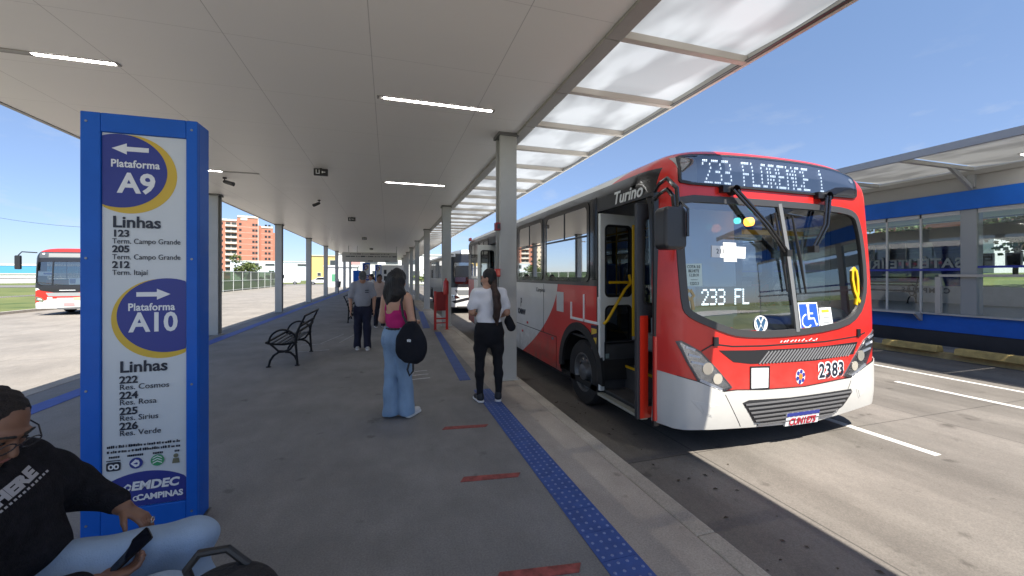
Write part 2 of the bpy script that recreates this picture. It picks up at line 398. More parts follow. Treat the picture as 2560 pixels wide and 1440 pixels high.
def poly_mat(name, t_col, d_col, mixf, clear=0.0):
    m = bpy.data.materials.new(name); m.use_nodes = True; n = m.node_tree; n.nodes.clear(); K = n.links.new
    o = n.nodes.new('ShaderNodeOutputMaterial'); tl = n.nodes.new('ShaderNodeBsdfTranslucent'); df = n.nodes.new('ShaderNodeBsdfPrincipled')
    df.inputs['Roughness'].default_value = .25
    t = n.nodes.new('ShaderNodeTexCoord'); z = n.nodes.new('ShaderNodeTexNoise'); z.inputs['Scale'].default_value = .9; z.inputs['Detail'].default_value = 3
    mp = n.nodes.new('ShaderNodeMapping'); mp.inputs['Scale'].default_value = (1.6, .7, 1); K(t.outputs['Object'], mp.inputs[0]); K(mp.outputs[0], z.inputs[0])
    r = n.nodes.new('ShaderNodeValToRGB'); r.color_ramp.elements[0].position = .43; r.color_ramp.elements[1].position = .55
    r.color_ramp.elements[0].color = (*[c*.58 for c in t_col], 1); r.color_ramp.elements[1].color = (*t_col, 1); K(z.outputs[0], r.inputs[0]); K(r.outputs[0], tl.inputs[0])
    df.inputs['Base Color'].default_value = (*d_col, 1)
    mx = n.nodes.new('ShaderNodeMixShader'); mx.inputs[0].default_value = mixf; K(tl.outputs[0], mx.inputs[1]); K(df.outputs[0], mx.inputs[2])
    tp = n.nodes.new('ShaderNodeBsdfTransparent'); m2 = n.nodes.new('ShaderNodeMixShader'); m2.inputs[0].default_value = clear; K(mx.outputs[0], m2.inputs[1]); K(tp.outputs[0], m2.inputs[2]); K(m2.outputs[0], o.inputs[0])
    return m
poly_m = poly_mat('polycarbonate', (.32,.335,.345), (.72,.74,.76), .30, .03)
canopy = thing('platform_canopy', 'large white flat canopy covering the whole waiting platform', 'canopy', (0, 0, 3.75))
g = MB(); g.box(-4.6, 1.86, -2.35, 62, .0, .10); g.build('ceiling', ceil_m, canopy, smooth=0)
g = MB(); g.box(-4.66, -4.603, -2.35, 62, -.01, .16); g.build('fascia', trim_m, canopy, smooth=0)
g = MB()
y0b = 3.18-1.108*5
g = MB()
for i in range(0, 55):
    a = y0b+i*1.108
    g.box(1.863, 2.02, a+.006, a+1.102, -.03, .15)
g.build('gutter', trim_m, canopy, smooth=0, bev=.006)
g = MB(); g.box(1.866, 2.017, -2.35, 60, .152, .175); g.build('gutter_light_block', trim_m, canopy, smooth=0)  # unseen strip added over the gutter joints to block leaking sunlight
beam = MB(); beam.box(2.023, 3.46, -.035, .035, -.01, .06)
for i in range(0, 55):
    a = y0b+i*1.108
    if i == 0: b0 = beam.build('beam', mat('canopy_beam', (.50,.46,.41), .45), canopy, smooth=0, bev=.005); b0.location.y = a
    else:
        c = b0.copy(); COL.objects.link(c); c.parent = canopy; c.location.y = a
# wavy translucent sheets between the beams
def sheet(x0, x1, a, b, sag, seed):
    r_ = random.Random(seed); ph = r_.uniform(0, 6); am = sag*r_.uniform(.6, 1.3); g = MB(); nx, ny = 14, 10
    vs = []
    for i in range(nx+1):
        for j in range(ny+1):
            u, v = i/nx, j/ny
            vs.append((x0+(x1-x0)*u, a+(b-a)*v, .075+am*math.sin(PI*v)*(-.55+.5*math.sin(3.4*u+ph)+.35*math.sin(7*u+2*v+ph*2))))
    g.add(vs, [(i*(ny+1)+j, (i+1)*(ny+1)+j, (i+1)*(ny+1)+j+1, i*(ny+1)+j+1) for i in range(nx) for j in range(ny)]); return g
for i in range(0, 54):
    a = y0b+i*1.108; sheet(2.0, 3.47, a-.01, a+1.118, .028, i).build('translucent_panel', poly_m, canopy, smooth=60)
g = MB(); g.box(3.462, 3.50, -2.35, 60, -.012, .10); g.build('edge_rail', mat('canopy_edge_rail', (.55,.53,.49), .4), canopy, smooth=0)
g = MB(); g.box(3.42, 3.4615, -2.35, 60, -.006, .002); g.build('edge_seal', dark_steel, canopy, smooth=0)

# ---------------------------------------------------------------- columns (I-sections on plinths)
ORD = ['nearest', 'second nearest', 'third nearest', 'fourth nearest', 'fifth nearest', 'sixth nearest', 'seventh nearest', 'farthest']
def make_column():
    t = thing('steel_column', 'x', 'column', (0, 0, 0))
    g = MB(); g.box(-.13, .13, -.13, -.112, .012, 3.75); g.box(-.13, .13, .112, .13, .012, 3.75); g.box(-.012, .012, -.112, .112, .012, 3.75)
    g.box(-.1295, -.118, -.112, -.07, .012, 3.75); g.build('shaft', steel_grey, t, smooth=0, bev=.003)
    g = MB(); g.box(-.17, .17, -.17, .17, .0, .012); g.build('base_plate', steel_grey, t, smooth=0)
    g = MB()
    for sx_ in (-1, 1):
        for sy_ in (-1, 1): g.lathe([(.0,.03),(.014,.03),(.014,.012)], 6, c=(sx_*.15, sy_*.15, 0))
    g.build('bolt', chrome, t)
    g = MB(); g.box(-.16, .16, -.16, .16, 3.70, 3.749); g.build('cap', mat('column_cap', (.12,.12,.12), .5), t, smooth=0)
    return t
col0 = make_column(); COLY = [5.93+6.65*k for k in range(8)]
for k, yy in enumerate(COLY):
    c = col0 if k == 0 else copy_tree(col0)
    c.location = (1.74, yy, .004)
    tag(c, 'grey steel column on the right kerb beside the open bus door' if k == 0 else ('grey steel column just behind the red stand on the right kerb' if k == 1 else f'{ORD[k]} grey steel column along the right kerb row'), group='columns along the right kerb')
for k, yy in enumerate(COLY[1:]):
    c = copy_tree(col0); c.location = (-4.45, yy, .004)
    tag(c, 'grey steel column directly beside the tall blue sign pylon' if k == 0 else f'{ORD[k]} grey steel column along the left platform edge, counted from the pylon', group='columns along the left edge')

# ---------------------------------------------------------------- ceiling fittings
lamp_on = mat('led_tube', (1,.98,.94), .4, emit=10)
def make_light(la, lb):
    t = thing('ceiling_light', 'x', 'ceiling light', (0, 0, 0))
    g = MB(); g.box(-.70, .70, -.04, -.03, -.010, -.001); g.box(-.70, .70, .03, .04, -.010, -.001); g.box(-.73, -.70, -.04, .04, -.010, -.001); g.box(.70, .73, -.04, .04, -.010, -.001)
    g.build('frame', trim_m, t, smooth=0)
    g = MB(); g.box(la, lb, -.024, .024, -.008, -.002); g.build('diffuser', lamp_on, t, smooth=0)
    if lb-la < 1:
        g = MB(); g.box(-.69 if la > -.2 else lb+.002, la-.002 if la > -.2 else .69, -.029, .029, -.008, -.002); g.build('dark_diffuser', mat('led_tube_off', (.30,.30,.29), .4), t, smooth=0)
    return t
lt0 = make_light(-.65, .69); n_ = 0
for row in range(2):
    for x, side in ((.60, 'right'), (-3.35, 'left')):
        c = (lt0 if n_ == 0 else copy_tree(lt0)) if side == 'right' else make_light(*((.05, .69), (-.69, .05), (-.69, .69))[row]); n_ += 1
        c.location = (x, 5.08+4.62*row, 3.75)
        tag(c, f'{ORD[row]} slim glowing ceiling light in the {side} row of the white canopy', group='slim ceiling lights')
def make_exit():
    t = thing('emergency_sign', 'x', 'emergency sign', (0, 0, 0))
    g = MB(); g.box(-.13, .13, -.03, .03, -.15, -.012); g.build('case', black_plastic, t, smooth=0, bev=.008)
    g = MB(); g.box(-.02, .02, -.02, .02, -.012, 0); g.build('bracket', black_plastic, t, smooth=0)
    g = MB(); f = -.032
    for a in ((-.09,-.075,-.12,-.035),(-.075,-.02,-.12,-.105),(-.035,-.02,-.105,-.035),(.035,.085,-.088,-.072),(.02,.04,-.1,-.06)): g.box(a[0], a[1], f-.002, f, a[2], a[3])
    g.build('pictogram', white_print, t, smooth=0)
    return t
e0 = make_exit()
for k, yy in enumerate((8.85, 16.0, 24.2, 34.0)):
    c = e0 if k == 0 else copy_tree(e0); c.location = (-1.3, yy, 3.75)
    tag(c, f'{ORD[k]} small black emergency sign hanging under the canopy ceiling', group='emergency signs')
def make_ceiling_camera(loc, rz, label):
    t = thing('security_camera', label, 'security camera', loc, rz, 'ceiling cameras')
    g = MB(); g.lathe([(.04,0),(.04,-.03),(.012,-.035),(.012,-.09)], 12); g.build('mount', black_plastic, t)
    g = MB(); g.tube([(-.02,0,-.09),(.02,0,-.10),(.19,0,-.15)], [.03,.04,.045], 12); g.build('body', black_plastic, t)
make_ceiling_camera((-3.45, 10.3, 3.75), -.2, 'black bullet camera under the ceiling near the blue pylon')
make_ceiling_camera((-1.9, 12.6, 3.75), 2.6, 'small bullet camera on the ceiling beyond the first emergency sign')
t = thing('hanging_banner', 'long pale hanging sign board at the far end of the platform', 'sign', (-1.3, 31.8, 2.55))
g = MB(); g.box(-1.95, 1.95, -.03, .03, 0, .72); g.build('board', mat('banner_grey', (.50,.50,.47), .6), t, smooth=0)
g = MB()
for x in (-1.5, -.9, 1.9): g.tube([(x,0,.72),(x,0,1.2)], .02, 6)
g.build('hanger', steel_grey, t)
g = MB(); rr = random.Random(5)
for zz, xa, xb, h in ((.60,-1.4,1.35,.055),(.42,-1.7,1.65,.075)):
    x = xa
    while x < xb:
        wd = rr.choice((.05,.07,.09,.3)); g.box(x, x+wd, -.034, -.03, zz-h/2, zz+h/2*rr.choice((1,.6))); x += wd+rr.choice((.03,.05,.09))
for xa in (-.15, 1.05):
    for k in range(4): g.box(xa+k*.09, xa+k*.09+.06, -.034, -.03, .06, .12)
g.build('lettering', ink, t, smooth=0)
# ---------------------------------------------------------------- buses
HW = 1.56
def Zr(x):
    s = min(1, abs(x)/HW); return 2.84+.40*math.sqrt(max(0, 1-s**5))-.03*s*s
def Yf(x, z):
    s = min(1, abs(x)/HW); t = max(0, (s-.84)/.16)
    y = .08*s*s+.20*t*t+.12*max(0, (z-1.25)/1.9)**1.4
    q = min(1, max(0, (z-(Zr(x)-.3))/.3)); y += .30*(1-math.sqrt(1-q*q))
    b = max(0, (.55-z)/.25); return y+.025*b*b
def livery(red, white, black, band_top=2.97, swoosh=True):
    m = bpy.data.materials.new('bus_livery'); m.use_nodes = True; n = m.node_tree; b = n.nodes['Principled BSDF']; K = n.links.new
    b.inputs['Roughness'].default_value = .28; b.inputs['Coat Weight'].default_value = .3; b.inputs['Coat Roughness'].default_value = .05
    t = n.nodes.new('ShaderNodeTexCoord'); s = n.nodes.new('ShaderNodeSeparateXYZ'); K(t.outputs['Object'], s.inputs[0])
    def M(op, a, c):
        x = n.nodes.new('ShaderNodeMath'); x.operation = op
        for i, v in enumerate((a, c)):
            if isinstance(v, (int, float)): x.inputs[i].default_value = v
            else: K(v, x.inputs[i])
        return x.outputs[0]
    X, Y, Z = s.outputs
    # lower side: red ahead of a curved edge that sweeps back towards the sill, white behind
    dz = M('MAXIMUM', M('SUBTRACT', 1.72, Z), 0)
    edge = M('ADD', 2.70, M('MULTIPLY', M('POWER', dz, 1.75), .98))
    red_low = M('LESS_THAN', Y, edge)
    tail = M('GREATER_THAN', Y, 9.25)
    # roof: red cap ahead of a slanted edge
    up = M('MAXIMUM', M('SUBTRACT', Z, 2.9), 0)
    red_top = M('LESS_THAN', Y, M('SUBTRACT', 1.30, M('MULTIPLY', up, 2.0)))
    hi = M('GREATER_THAN', Z, 2.3)
    redm = M('ADD', M('MULTIPLY', M('MAXIMUM', red_low, tail), M('SUBTRACT', 1, hi)), M('MULTIPLY', red_top, hi))
    x1 = n.nodes.new('ShaderNodeMix'); x1.data_type = 'RGBA'; x1.inputs[6].default_value = (*white, 1); x1.inputs[7].default_value = (*red, 1); K(redm, x1.inputs[0])
    # black glazing band along both sides
    band = M('MULTIPLY', M('MULTIPLY', M('GREATER_THAN', Z, 1.70), M('LESS_THAN', Z, band_top)), M('MULTIPLY', M('GREATER_THAN', Y, .30), M('GREATER_THAN', M('ABSOLUTE', X, 0), 1.40)))
    x2 = n.nodes.new('ShaderNodeMix'); x2.data_type = 'RGBA'; x2.inputs[7].default_value = (*black, 1); K(x1.outputs[2], x2.inputs[6]); K(band, x2.inputs[0])
    # faint road dirt towards the sills (dirt, not shade)
    z = n.nodes.new('ShaderNodeTexNoise'); z.inputs['Scale'].default_value = 2.2; z.inputs['Detail'].default_value = 8; K(t.outputs['Object'], z.inputs[0])
    r = n.nodes.new('ShaderNodeValToRGB'); r.color_ramp.elements[0].position = .35; r.color_ramp.elements[0].color = (.86,.85,.83,1); r.color_ramp.elements[1].position = .65; r.color_ramp.elements[1].color = (1,1,1,1); K(z.outputs[0], r.inputs[0])
    x3 = n.nodes.new('ShaderNodeMix'); x3.data_type = 'RGBA'; x3.blend_type = 'MULTIPLY'; x3.inputs[0].default_value = .5; K(x2.outputs[2], x3.inputs[6]); K(r.outputs[0], x3.inputs[7])
    # splashed road grime along the skirts, patchy
    z2 = n.nodes.new('ShaderNodeTexNoise'); z2.inputs['Scale'].default_value = 5; z2.inputs['Detail'].default_value = 9; z2.inputs['Roughness'].default_value = .7; K(t.outputs['Object'], z2.inputs[0])
    g_ = M('MULTIPLY', M('MAXIMUM', M('SUBTRACT', 1.0, Z), 0), 1.3); gm = n.nodes.new('ShaderNodeMath'); gm.operation = 'MULTIPLY'; gm.use_clamp = True; K(g_, gm.inputs[0]); K(M('MAXIMUM', M('SUBTRACT', z2.outputs[0], .33), 0), gm.inputs[1])
    g2 = M('MULTIPLY', gm.outputs[0], 2.8)
    x4 = n.nodes.new('ShaderNodeMix'); x4.data_type = 'RGBA'; x4.inputs[7].default_value = (.13,.105,.085,1); K(x3.outputs[2], x4.inputs[6]); K(g2, x4.inputs[0])
    K(x4.outputs[2], b.inputs['Base Color']); rg = n.nodes.new('ShaderNodeMapRange'); rg.inputs[3].default_value = .22; rg.inputs[4].default_value = .42; K(z2.outputs[0], rg.inputs[0]); K(rg.outputs[0], b.inputs['Roughness'])
    bp = n.nodes.new('ShaderNodeBump'); bp.inputs['Strength'].default_value = .10; bp.inputs['Distance'].default_value = .03; z3 = n.nodes.new('ShaderNodeTexNoise'); z3.inputs['Scale'].default_value = 1.6; K(t.outputs['Object'], z3.inputs[0]); K(z3.outputs[0], bp.inputs['Height']); K(bp.outputs[0], b.inputs['Normal'])
    return m

def bus_shell(LEN, ws, doors, wins_l, wins_r, arches, zb=.33):
    """one continuous skin: front mask + sides + roof + tail, with real openings"""
    mb = MB(); V = {}
    def vid(p):
        k = (round(p[0], 4), round(p[1], 4), round(p[2], 4))
        if k not in V: V[k] = len(mb.v); mb.v.append(p)
        return V[k]
    zs = [zb+(2.84-zb)*i/64 for i in range(65)]
    xs = [-HW+2*HW*i/90 for i in range(91)]
    # front: columns between zb and roof height
    for i in range(90):
        for j in range(88):
            q = []
            for (a, c) in ((i, j), (i+1, j), (i+1, j+1), (i, j+1)):
                x = xs[a]; top = Zr(x)
                z = zs[c] if c <= 64 else 2.84+(top-2.84)*(1-(1-(c-64)/24)**1.0)
                if c > 64: z = 2.84+(max(top, 2.8401)-2.84)*(c-64)/24
                q.append((x, Yf(x, min(z, top)), min(z, top) if c > 64 else z))
            cx = sum(p[0] for p in q)/4; cz = sum(p[2] for p in q)/4
            if ws and inside(ws, cx, cz): continue
            f = [vid(p) for p in q]; f = [v for n_, v in enumerate(f) if v not in f[:n_]]
            if len(f) >= 3: mb.f.append(f); mb.m.append(0)
    # profile round the body from left sill over the roof to right sill
    prof = [(-HW, z) for z in zs]+[(x, Zr(x)) for x in xs[1:-1]]+[(HW, z) for z in zs[::-1]]
    ys = [.60+.05*i for i in range(int((LEN-.60)/.05)+1)]
    for i in range(len(prof)-1):
        (xa, za), (xb, zb_) = prof[i], prof[i+1]; side = i < 64 or i >= len(prof)-65
        cols = [None]+(ys if side else ys[::6]+[ys[-1]])
        for k in range(len(cols)-1):
            ya0 = Yf(xa, za) if cols[k] is None else cols[k]; yb0 = Yf(xb, zb_) if cols[k] is None else cols[k]; y1 = cols[k+1]
            if y1 == cols[k]: continue
            if side:
                cy, cz = (max(ya0, .30)+y1)/2, (za+zb_)/2
                if xa < 0 and any(d[0] < cy < d[1] and d[2] < cz < d[3] for d in doors): continue
                if any(w_[0] < cy < w_[1] and w_[2] < cz < w_[3] for w_ in (wins_l if xa < 0 else wins_r)): continue
                if any((cy-a[0])**2+(cz-a[1])**2 < a[2]**2 for a in arches): continue
            f = [vid((xa, ya0, za)), vid((xb, yb0, zb_)), vid((xb, y1, zb_)), vid((xa, y1, za))]; f = [v for n_, v in enumerate(f) if v not in f[:n_]]
            if len(f) >= 3: mb.f.append(f[::-1]); mb.m.append(0)
    # tail
    pts = [vid((x, ys[-1], z)) for x, z in prof]; mb.f.append(pts); mb.m.append(0)
    return mb
def on_front(poly, off, thick, sub=.07):
    """a plate with the outline poly (x, z), laid over the curved front, standing off it by off"""
    mb = MB(); P = []
    n = len(poly)
    for i in range(n):
        a, b = poly[i], poly[(i+1) % n]; L_ = math.hypot(b[0]-a[0], b[1]-a[1]); k = max(1, int(L_/sub))
        P += [(a[0]+(b[0]-a[0])*j/k, a[1]+(b[1]-a[1])*j/k) for j in range(k)]
    x0, x1 = min(p[0] for p in P), max(p[0] for p in P); z0, z1 = min(p[1] for p in P), max(p[1] for p in P)
    inn = []
    ins = offset_poly(P, sub*.35)
    x = x0+sub*.5
    while x < x1:
        z = z0+sub*.5
        while z < z1:
            if inside(ins, x, z): inn.append((x, z))
            z += sub
        x += sub
    N = len(P); co = [Vector(p) for p in P]+[Vector(p) for p in inn]
    r = geometry.delaunay_2d_cdt(co, [(i, (i+1) % N) for i in range(N)], [list(range(N))], 1, 1e-5)
    vv, ff = r[0], r[2]
    top = [(v.x, Yf(v.x, v.y)-off-thick, v.y) for v in vv]; bot = [(v.x, Yf(v.x, v.y)-off+.012, v.y) for v in vv]
    mb.add(top, ff)
    # rim
    from collections import Counter
    ed = Counter(); 
    for f in ff:
        for i in range(len(f)): ed[tuple(sorted((f[i], f[(i+1) % len(f)])))] += 1
    o = len(mb.v); mb.v += bot
    for f in ff:
        for i in range(len(f)):
            a, b = f[i], f[(i+1) % len(f)]
            if ed[tuple(sorted((a, b)))] == 1: mb.f.append([b, a, o+a, o+b]); mb.m.append(0)
    return mb
def ring_front(outer, inner, off, thick):
    mb = MB(); n = len(outer); vs = []
    for L_, dy in ((outer, .012), (outer, -thick), (inner, -thick), (inner, .03)):
        vs += [(x, Yf(x, z)-off+dy, z) for x, z in L_]
    fs = []
    for k in range(3):
        for i in range(n): fs.append((k*n+i, k*n+(i+1) % n, (k+1)*n+(i+1) % n, (k+1)*n+i))
    return mb.add(vs, fs)
def line_front(pts, wd, off, thick):
    P = []
    for i in range(len(pts)-1):
        a, b = Vector(pts[i]), Vector(pts[i+1]); k = max(1, int((b-a).length/.06))
        P += [a+(b-a)*j/k for j in range(k)]
    P.append(Vector(pts[-1]))
    up, dn = [], []
    for i, p in enumerate(P):
        d = (P[min(i+1, len(P)-1)]-P[max(i-1, 0)]).normalized(); nn = Vector((-d.y, d.x))*wd/2; up.append(p+nn); dn.append(p-nn)
    mb = MB(); n = len(P)
    vs = [(p.x, Yf(p.x, p.y)-off-thick, p.y) for p in up]+[(p.x, Yf(p.x, p.y)-off-thick, p.y) for p in dn]+[(p.x, Yf(p.x, p.y)-off+.012, p.y) for p in up]+[(p.x, Yf(p.x, p.y)-off+.012, p.y) for p in dn]
    fs = []
    for i in range(n-1): fs += [(i, i+1, n+i+1, n+i), (2*n+i, 2*n+i+1, i+1, i), (n+i, n+i+1, 3*n+i+1, 3*n+i)]
    return mb.add(vs, fs)
def MF(x, z, off, s=1):
    """frame for lettering on the front at (x, z)"""
    e = .05; dx = (Yf(x+e, z)-Yf(x-e, z))/(2*e); dz = (Yf(x, z+e)-Yf(x, z-e))/(2*e)
    ux = Vector((1, dx, 0)).normalized(); uz = Vector((0, dz, 1)).normalized(); un = ux.cross(uz)
    uz = -ux.cross(un).normalized() if False else (uz-ux*uz.dot(ux)).normalized(); ny = uz.cross(ux)
    M = Matrix.Identity(4)
    for r_ in range(3): M[r_][0] = ux[r_]; M[r_][1] = ny[r_]; M[r_][2] = uz[r_]
    p = Vector((x, Yf(x, z), z))-ny*off if ny.y > 0 else Vector((x, Yf(x, z), z))+ny*off
    M.translation = p; return M

tyre_m = mat('tyre_rubber', (.016,.016,.017), .8, var=.25, vscale=8, bump=.3, bscale=60)
rim_m = mat('wheel_rim', (.16,.165,.17), .45, metal=.6, var=.25, vscale=9)
side_glass = glass('side_window_glass', (.12,.125,.12), refl=.20); clear_glass = glass('far_side_glass', (.62,.66,.66), refl=.10)
ws_glass = glass('windscreen_glass', (.74,.82,.85), refl=.26)
sign_glass = glass('sign_glass', (.55,.58,.64), refl=.24)
led_white = mat('led_white', (.85,.95,1.0), .5, emit=.55)
def make_wheel(parent, x, y, r=.46, wd=.28, face=-1):
    w_ = MB(); w_.lathe([(r*.60,-wd/2),(r*.93,-wd/2),(r,-wd/2+.04),(r,wd/2-.04),(r*.93,wd/2),(r*.60,wd/2),(r*.60,-wd/2)], 40, 'x', (x, y, r))
    t = w_.build('wheel', tyre_m, parent)
    q = MB(); f = face
    q.lathe([(r*.60,.0),(r*.61,f*wd*.48),(r*.55,f*wd*.48),(r*.50,f*wd*.30),(r*.30,f*wd*.22),(r*.24,f*wd*.50),(r*.10,f*wd*.56),(0,f*wd*.56)], 40, 'x', (x, y, r))
    q.build('rim', rim_m, t)
    q = MB()
    for k in range(10):
        a = 2*PI*k/10; q.lathe([(.018,f*wd*.22),(.018,f*wd*.36),(0,f*wd*.36)], 6, 'x', (x, y+r*.40*math.cos(a), r+r*.40*math.sin(a)))
    q.build('wheel_nut', chrome, t)
    q = MB()
    for k in range(10):
        a = 2*PI*(k+.5)/10; q.lathe([(.035,f*wd*.285),(.0,f*wd*.286)], 10, 'x', (x, y+r*.46*math.cos(a), r+r*.46*math.sin(a)))
    q.build('hand_hole', black_rubber, t)
    return t

def window_side(parent, y0, y1, z0, z1, sgn, vent=True, name='side_window'):
    """rounded rubber frame and tinted pane in the left (sgn -1) or right (+1) side"""
    X = sgn*HW; g = MB(); o = rrect(y0-.05, y1+.05, z0-.05, z1+.05, .10); i = rrect(y0+.015, y1-.015, z0+.015, z1-.015, .085)
    g.ring(o, i, 'yz', X+sgn*.012, X-sgn*.02); f = g.build(name, black_gloss, parent, smooth=0)
    g = MB(); g.prism(rrect(y0-.01, y1+.01, z0-.01, z1+.01, .09), 'yz', X+sgn*.004, X+sgn*.0035) if False else g.add([(X+sgn*.004, a, b) for a, b in rrect(y0-.01, y1+.01, z0-.01, z1+.01, .09)], [tuple(range(24))])
    g.build('pane', side_glass if sgn < 0 else clear_glass, f, smooth=0, fix=False)
    if vent:
        g = MB(); zz = z0+(z1-z0)*.58; g.box(X-.012, X+.012, y0, y1, zz-.013, zz+.013); ym = (y0+y1)/2; g.box(X-.012, X+.012, ym-.012, ym+.012, zz+.013, z1)
        g.build('slider_bar', black_plastic, f, smooth=0)
    return f

# outlines on the front of the near bus, metres from its centre line / above the road
SIGN = [(-1.30,3.075),(-1.20,3.125),(-.85,3.140),(-.25,3.150),(.40,3.145),(.85,3.115),(1.16,3.06),(1.20,3.0),(1.19,2.80),(1.15,2.757),(.99,2.756),(.288,2.746),(-.326,2.755),(-.912,2.763),(-1.33,2.772),(-1.36,2.82)]
WS = [(-1.323,2.664),(-.812,2.660),(-.335,2.657),(.577,2.650),(.959,2.635),(1.12,2.60),(1.20,2.52),(1.255,2.263),(1.275,1.836),(1.235,1.577),(1.10,1.37),(.852,1.258),(.329,1.202),(-.285,1.186),(-.696,1.207),(-.902,1.26),(-1.199,1.374),(-1.336,1.448),(-1.374,1.535),(-1.391,1.838),(-1.402,2.363),(-1.394,2.567)]
HL = [(-1.425,1.187),(-1.382,1.198),(-1.174,1.085),(-.969,.885),(-.80,.70),(-.906,.662),(-1.201,.778),(-1.335,.984)]
GR = [(-.959,1.084),(-.564,1.067),(.329,1.052),(1.06,1.072),(.98,.935),(.329,.906),(-.564,.926),(-.785,.958)]
LG = [(-.691,.535),(-.615,.558),(-.063,.540),(.90,.545),(.925,.51),(.78,.356),(.58,.272),(-.114,.262),(-.524,.31)]

def build_red_bus(loc):
    b = thing('city_bus', 'large red and white city bus with open front door standing at the right kerb', 'bus', loc)
    LEN = 10.15
    doors = [(.28, 1.40, .33, 2.68), (6.15, 7.15, .33, 2.68)]
    wl_ = [(1.68,3.18,1.80,2.80),(3.38,4.68,1.80,2.80),(4.88,5.98,1.80,2.80),(7.38,8.43,1.80,2.80),(8.58,9.63,1.80,2.80)]
    wr_ = [(.72,1.53,1.45,2.70),(1.68,3.18,1.80,2.80),(3.38,4.68,1.80,2.80),(4.88,5.98,1.80,2.80),(6.18,7.23,1.80,2.80),(7.38,8.43,1.80,2.80),(8.58,9.63,1.80,2.80)]
    arches = [(1.95, .50, .64), (7.9+.35, .50, .62)]
    wsi = offset_poly(smooth_poly(WS, 1), .055)
    body_m = livery((.60,.022,.016), (.66,.66,.64), (.014,.014,.016))
    bus_shell(LEN, wsi, doors, wl_, wr_, arches).build('body', body_m, b, smooth=40)
    # ---- front
    wso = smooth_poly(WS, 1)
    ring_front(wso, offset_poly(wso, .07), .0, .012).build('windscreen_seal', mat('windscreen_seal', (.045,.045,.047), .45), b, smooth=40)
    wg = on_front(offset_poly(wso, .05), -.010, .001, .16).build('windscreen', ws_glass, b, smooth=60, fix=False)
    line_front([(-.10,2.62),(-.03,2.1),(.065,1.235)], .05, .004, .012).build('centre_post', grey_plastic, wg, smooth=30)
    so_ = smooth_poly(SIGN, 1)
    ring_front(so_, offset_poly(so_, .030), .006, .014).build('sign_surround', black_rubber, b, smooth=40)
    ds = on_front(offset_poly(so_, .02), .006, .002, .06).build('destination_sign', mat('sign_backing', (.15,.16,.20), .35), b, smooth=50)
    on_front([(-1.33,3.08),(-1.10,3.11),(-1.15,2.79),(-1.33,2.80)], .009, .002, .06).build('sign_end_panel', mat('sign_end_grey', (.33,.34,.32), .4), ds, smooth=50)
    for x in (-1.24, 1.12): on_front([(x+.035*math.cos(k*PI/5), 3.02-(.05 if x > 0 else 0)+.032*math.sin(k*PI/5)) for k in range(10)], .0125, .002).build('marker_lamp', mat('marker_lamp', (.8,.8,.78), .3), ds, smooth=30)
    g = MB(); dl, wdt = dots('233 FLORENCE 1')
    for dx, dz in dl:
        x = -1.05+1.68*dx/wdt; z = 2.80+.235*dz/6; M = MF(x, z, .0125); g.cbox(M.translation, (.0125, .003, .021))
    g.build('led_lettering', led_white, ds, smooth=0)
    lw_ = on_front(offset_poly(so_, .022), .019, .001, .06).build('sign_pane', sign_glass, b, smooth=50, fix=False)
    # headlights
    lens = glass('headlamp_lens', (.9,.92,.95), refl=.06)
    for sg in (1, -1):
        P = [(x*-sg if sg < 0 else x, z) for x, z in HL]
        if sg < 0: P = [(-x, z) for x, z in HL][::-1]
        h = on_front(P, .001, .006).build('headlight', mat('headlamp_housing', (.10,.10,.11), .3), b, smooth=30)
        Pi = offset_poly(P, .022); on_front(Pi, .006, .004).build('reflector', mat('headlamp_reflector', (.42,.43,.44), .22, metal=.85, var=.3, vscale=14), h, smooth=30)
        for k in range(3):
            a = -1.345+.028*k; z = 1.135-.075*k
            line_front([(sg*(a), z), (sg*(a+.10+.03*k), z-.035)], .022, .010, .006).build('light_bar', mat('headlamp_led', (.85,.87,.9), .2), h, smooth=0)
        for (cx, cz, r_) in ((-1.10,.91,.062),(-.985,.80,.055)):
            on_front([(sg*cx+r_*math.cos(k*PI/8), cz+r_*math.sin(k*PI/8)) for k in range(16)], .010, .008, .03).build('projector', mat('headlamp_projector', (.8,.76,.66), .12, metal=.7), h, smooth=40)
        line_front([(sg*-1.19,.80),(sg*-.93,.685)], .028, .010, .006).build('indicator', mat('headlamp_indicator', (.75,.75,.76), .2), h, smooth=0)
        on_front(offset_poly(P, .008), .016, .001).build('lens', lens, h, smooth=40, fix=False)
    # upper grille: dark mesh with slanting bright ribs
    gr = on_front(GR, .0, .004).build('upper_grille', black_plastic, b, smooth=30)
    g = MB()
    for k in range(32):
        x = -.46+k*.046; a, c = (x, .918), (x+.13, 1.045)
        if c[0] > 1.02: continue
        h = line_front([a, c], .011, .005, .004); g.add(h.v, h.f)
    g.build('grille_rib', mat('grille_rib', (.20,.20,.21), .4), gr, smooth=0)
    line_front([(-1.165,1.084),(-1.021,1.150),(-.80,1.118),(-.424,1.106),(.494,1.106),(1.06,1.135),(1.20,1.17)], .014, .0, .003).build('bonnet_line', black_rubber, b, smooth=0)
    for x in (-1.0, 1.07): on_front([(x-.03,1.22),(x+.03,1.22),(x+.03,1.13),(x-.03,1.13)], .002, .012).build('bonnet_latch', black_plastic, b, smooth=0)
    g = MB(); rr = random.Random(4); x = -.17
    while x < .38:
        l = rr.uniform(.015,.05); h = line_front([(x,1.128),(x+l,1.128+rr.choice((.02,.024,0)))], .008, .001, .002); g.add(h.v, h.f); x += l+rr.uniform(.006,.03)
    g.build('small_lettering', white_print, b, smooth=0)
    p = on_front([(-.564,.886),(-.334,.876),(-.339,.662),(-.564,.668)], .001, .004).build('white_plate', white_print, b, smooth=0)
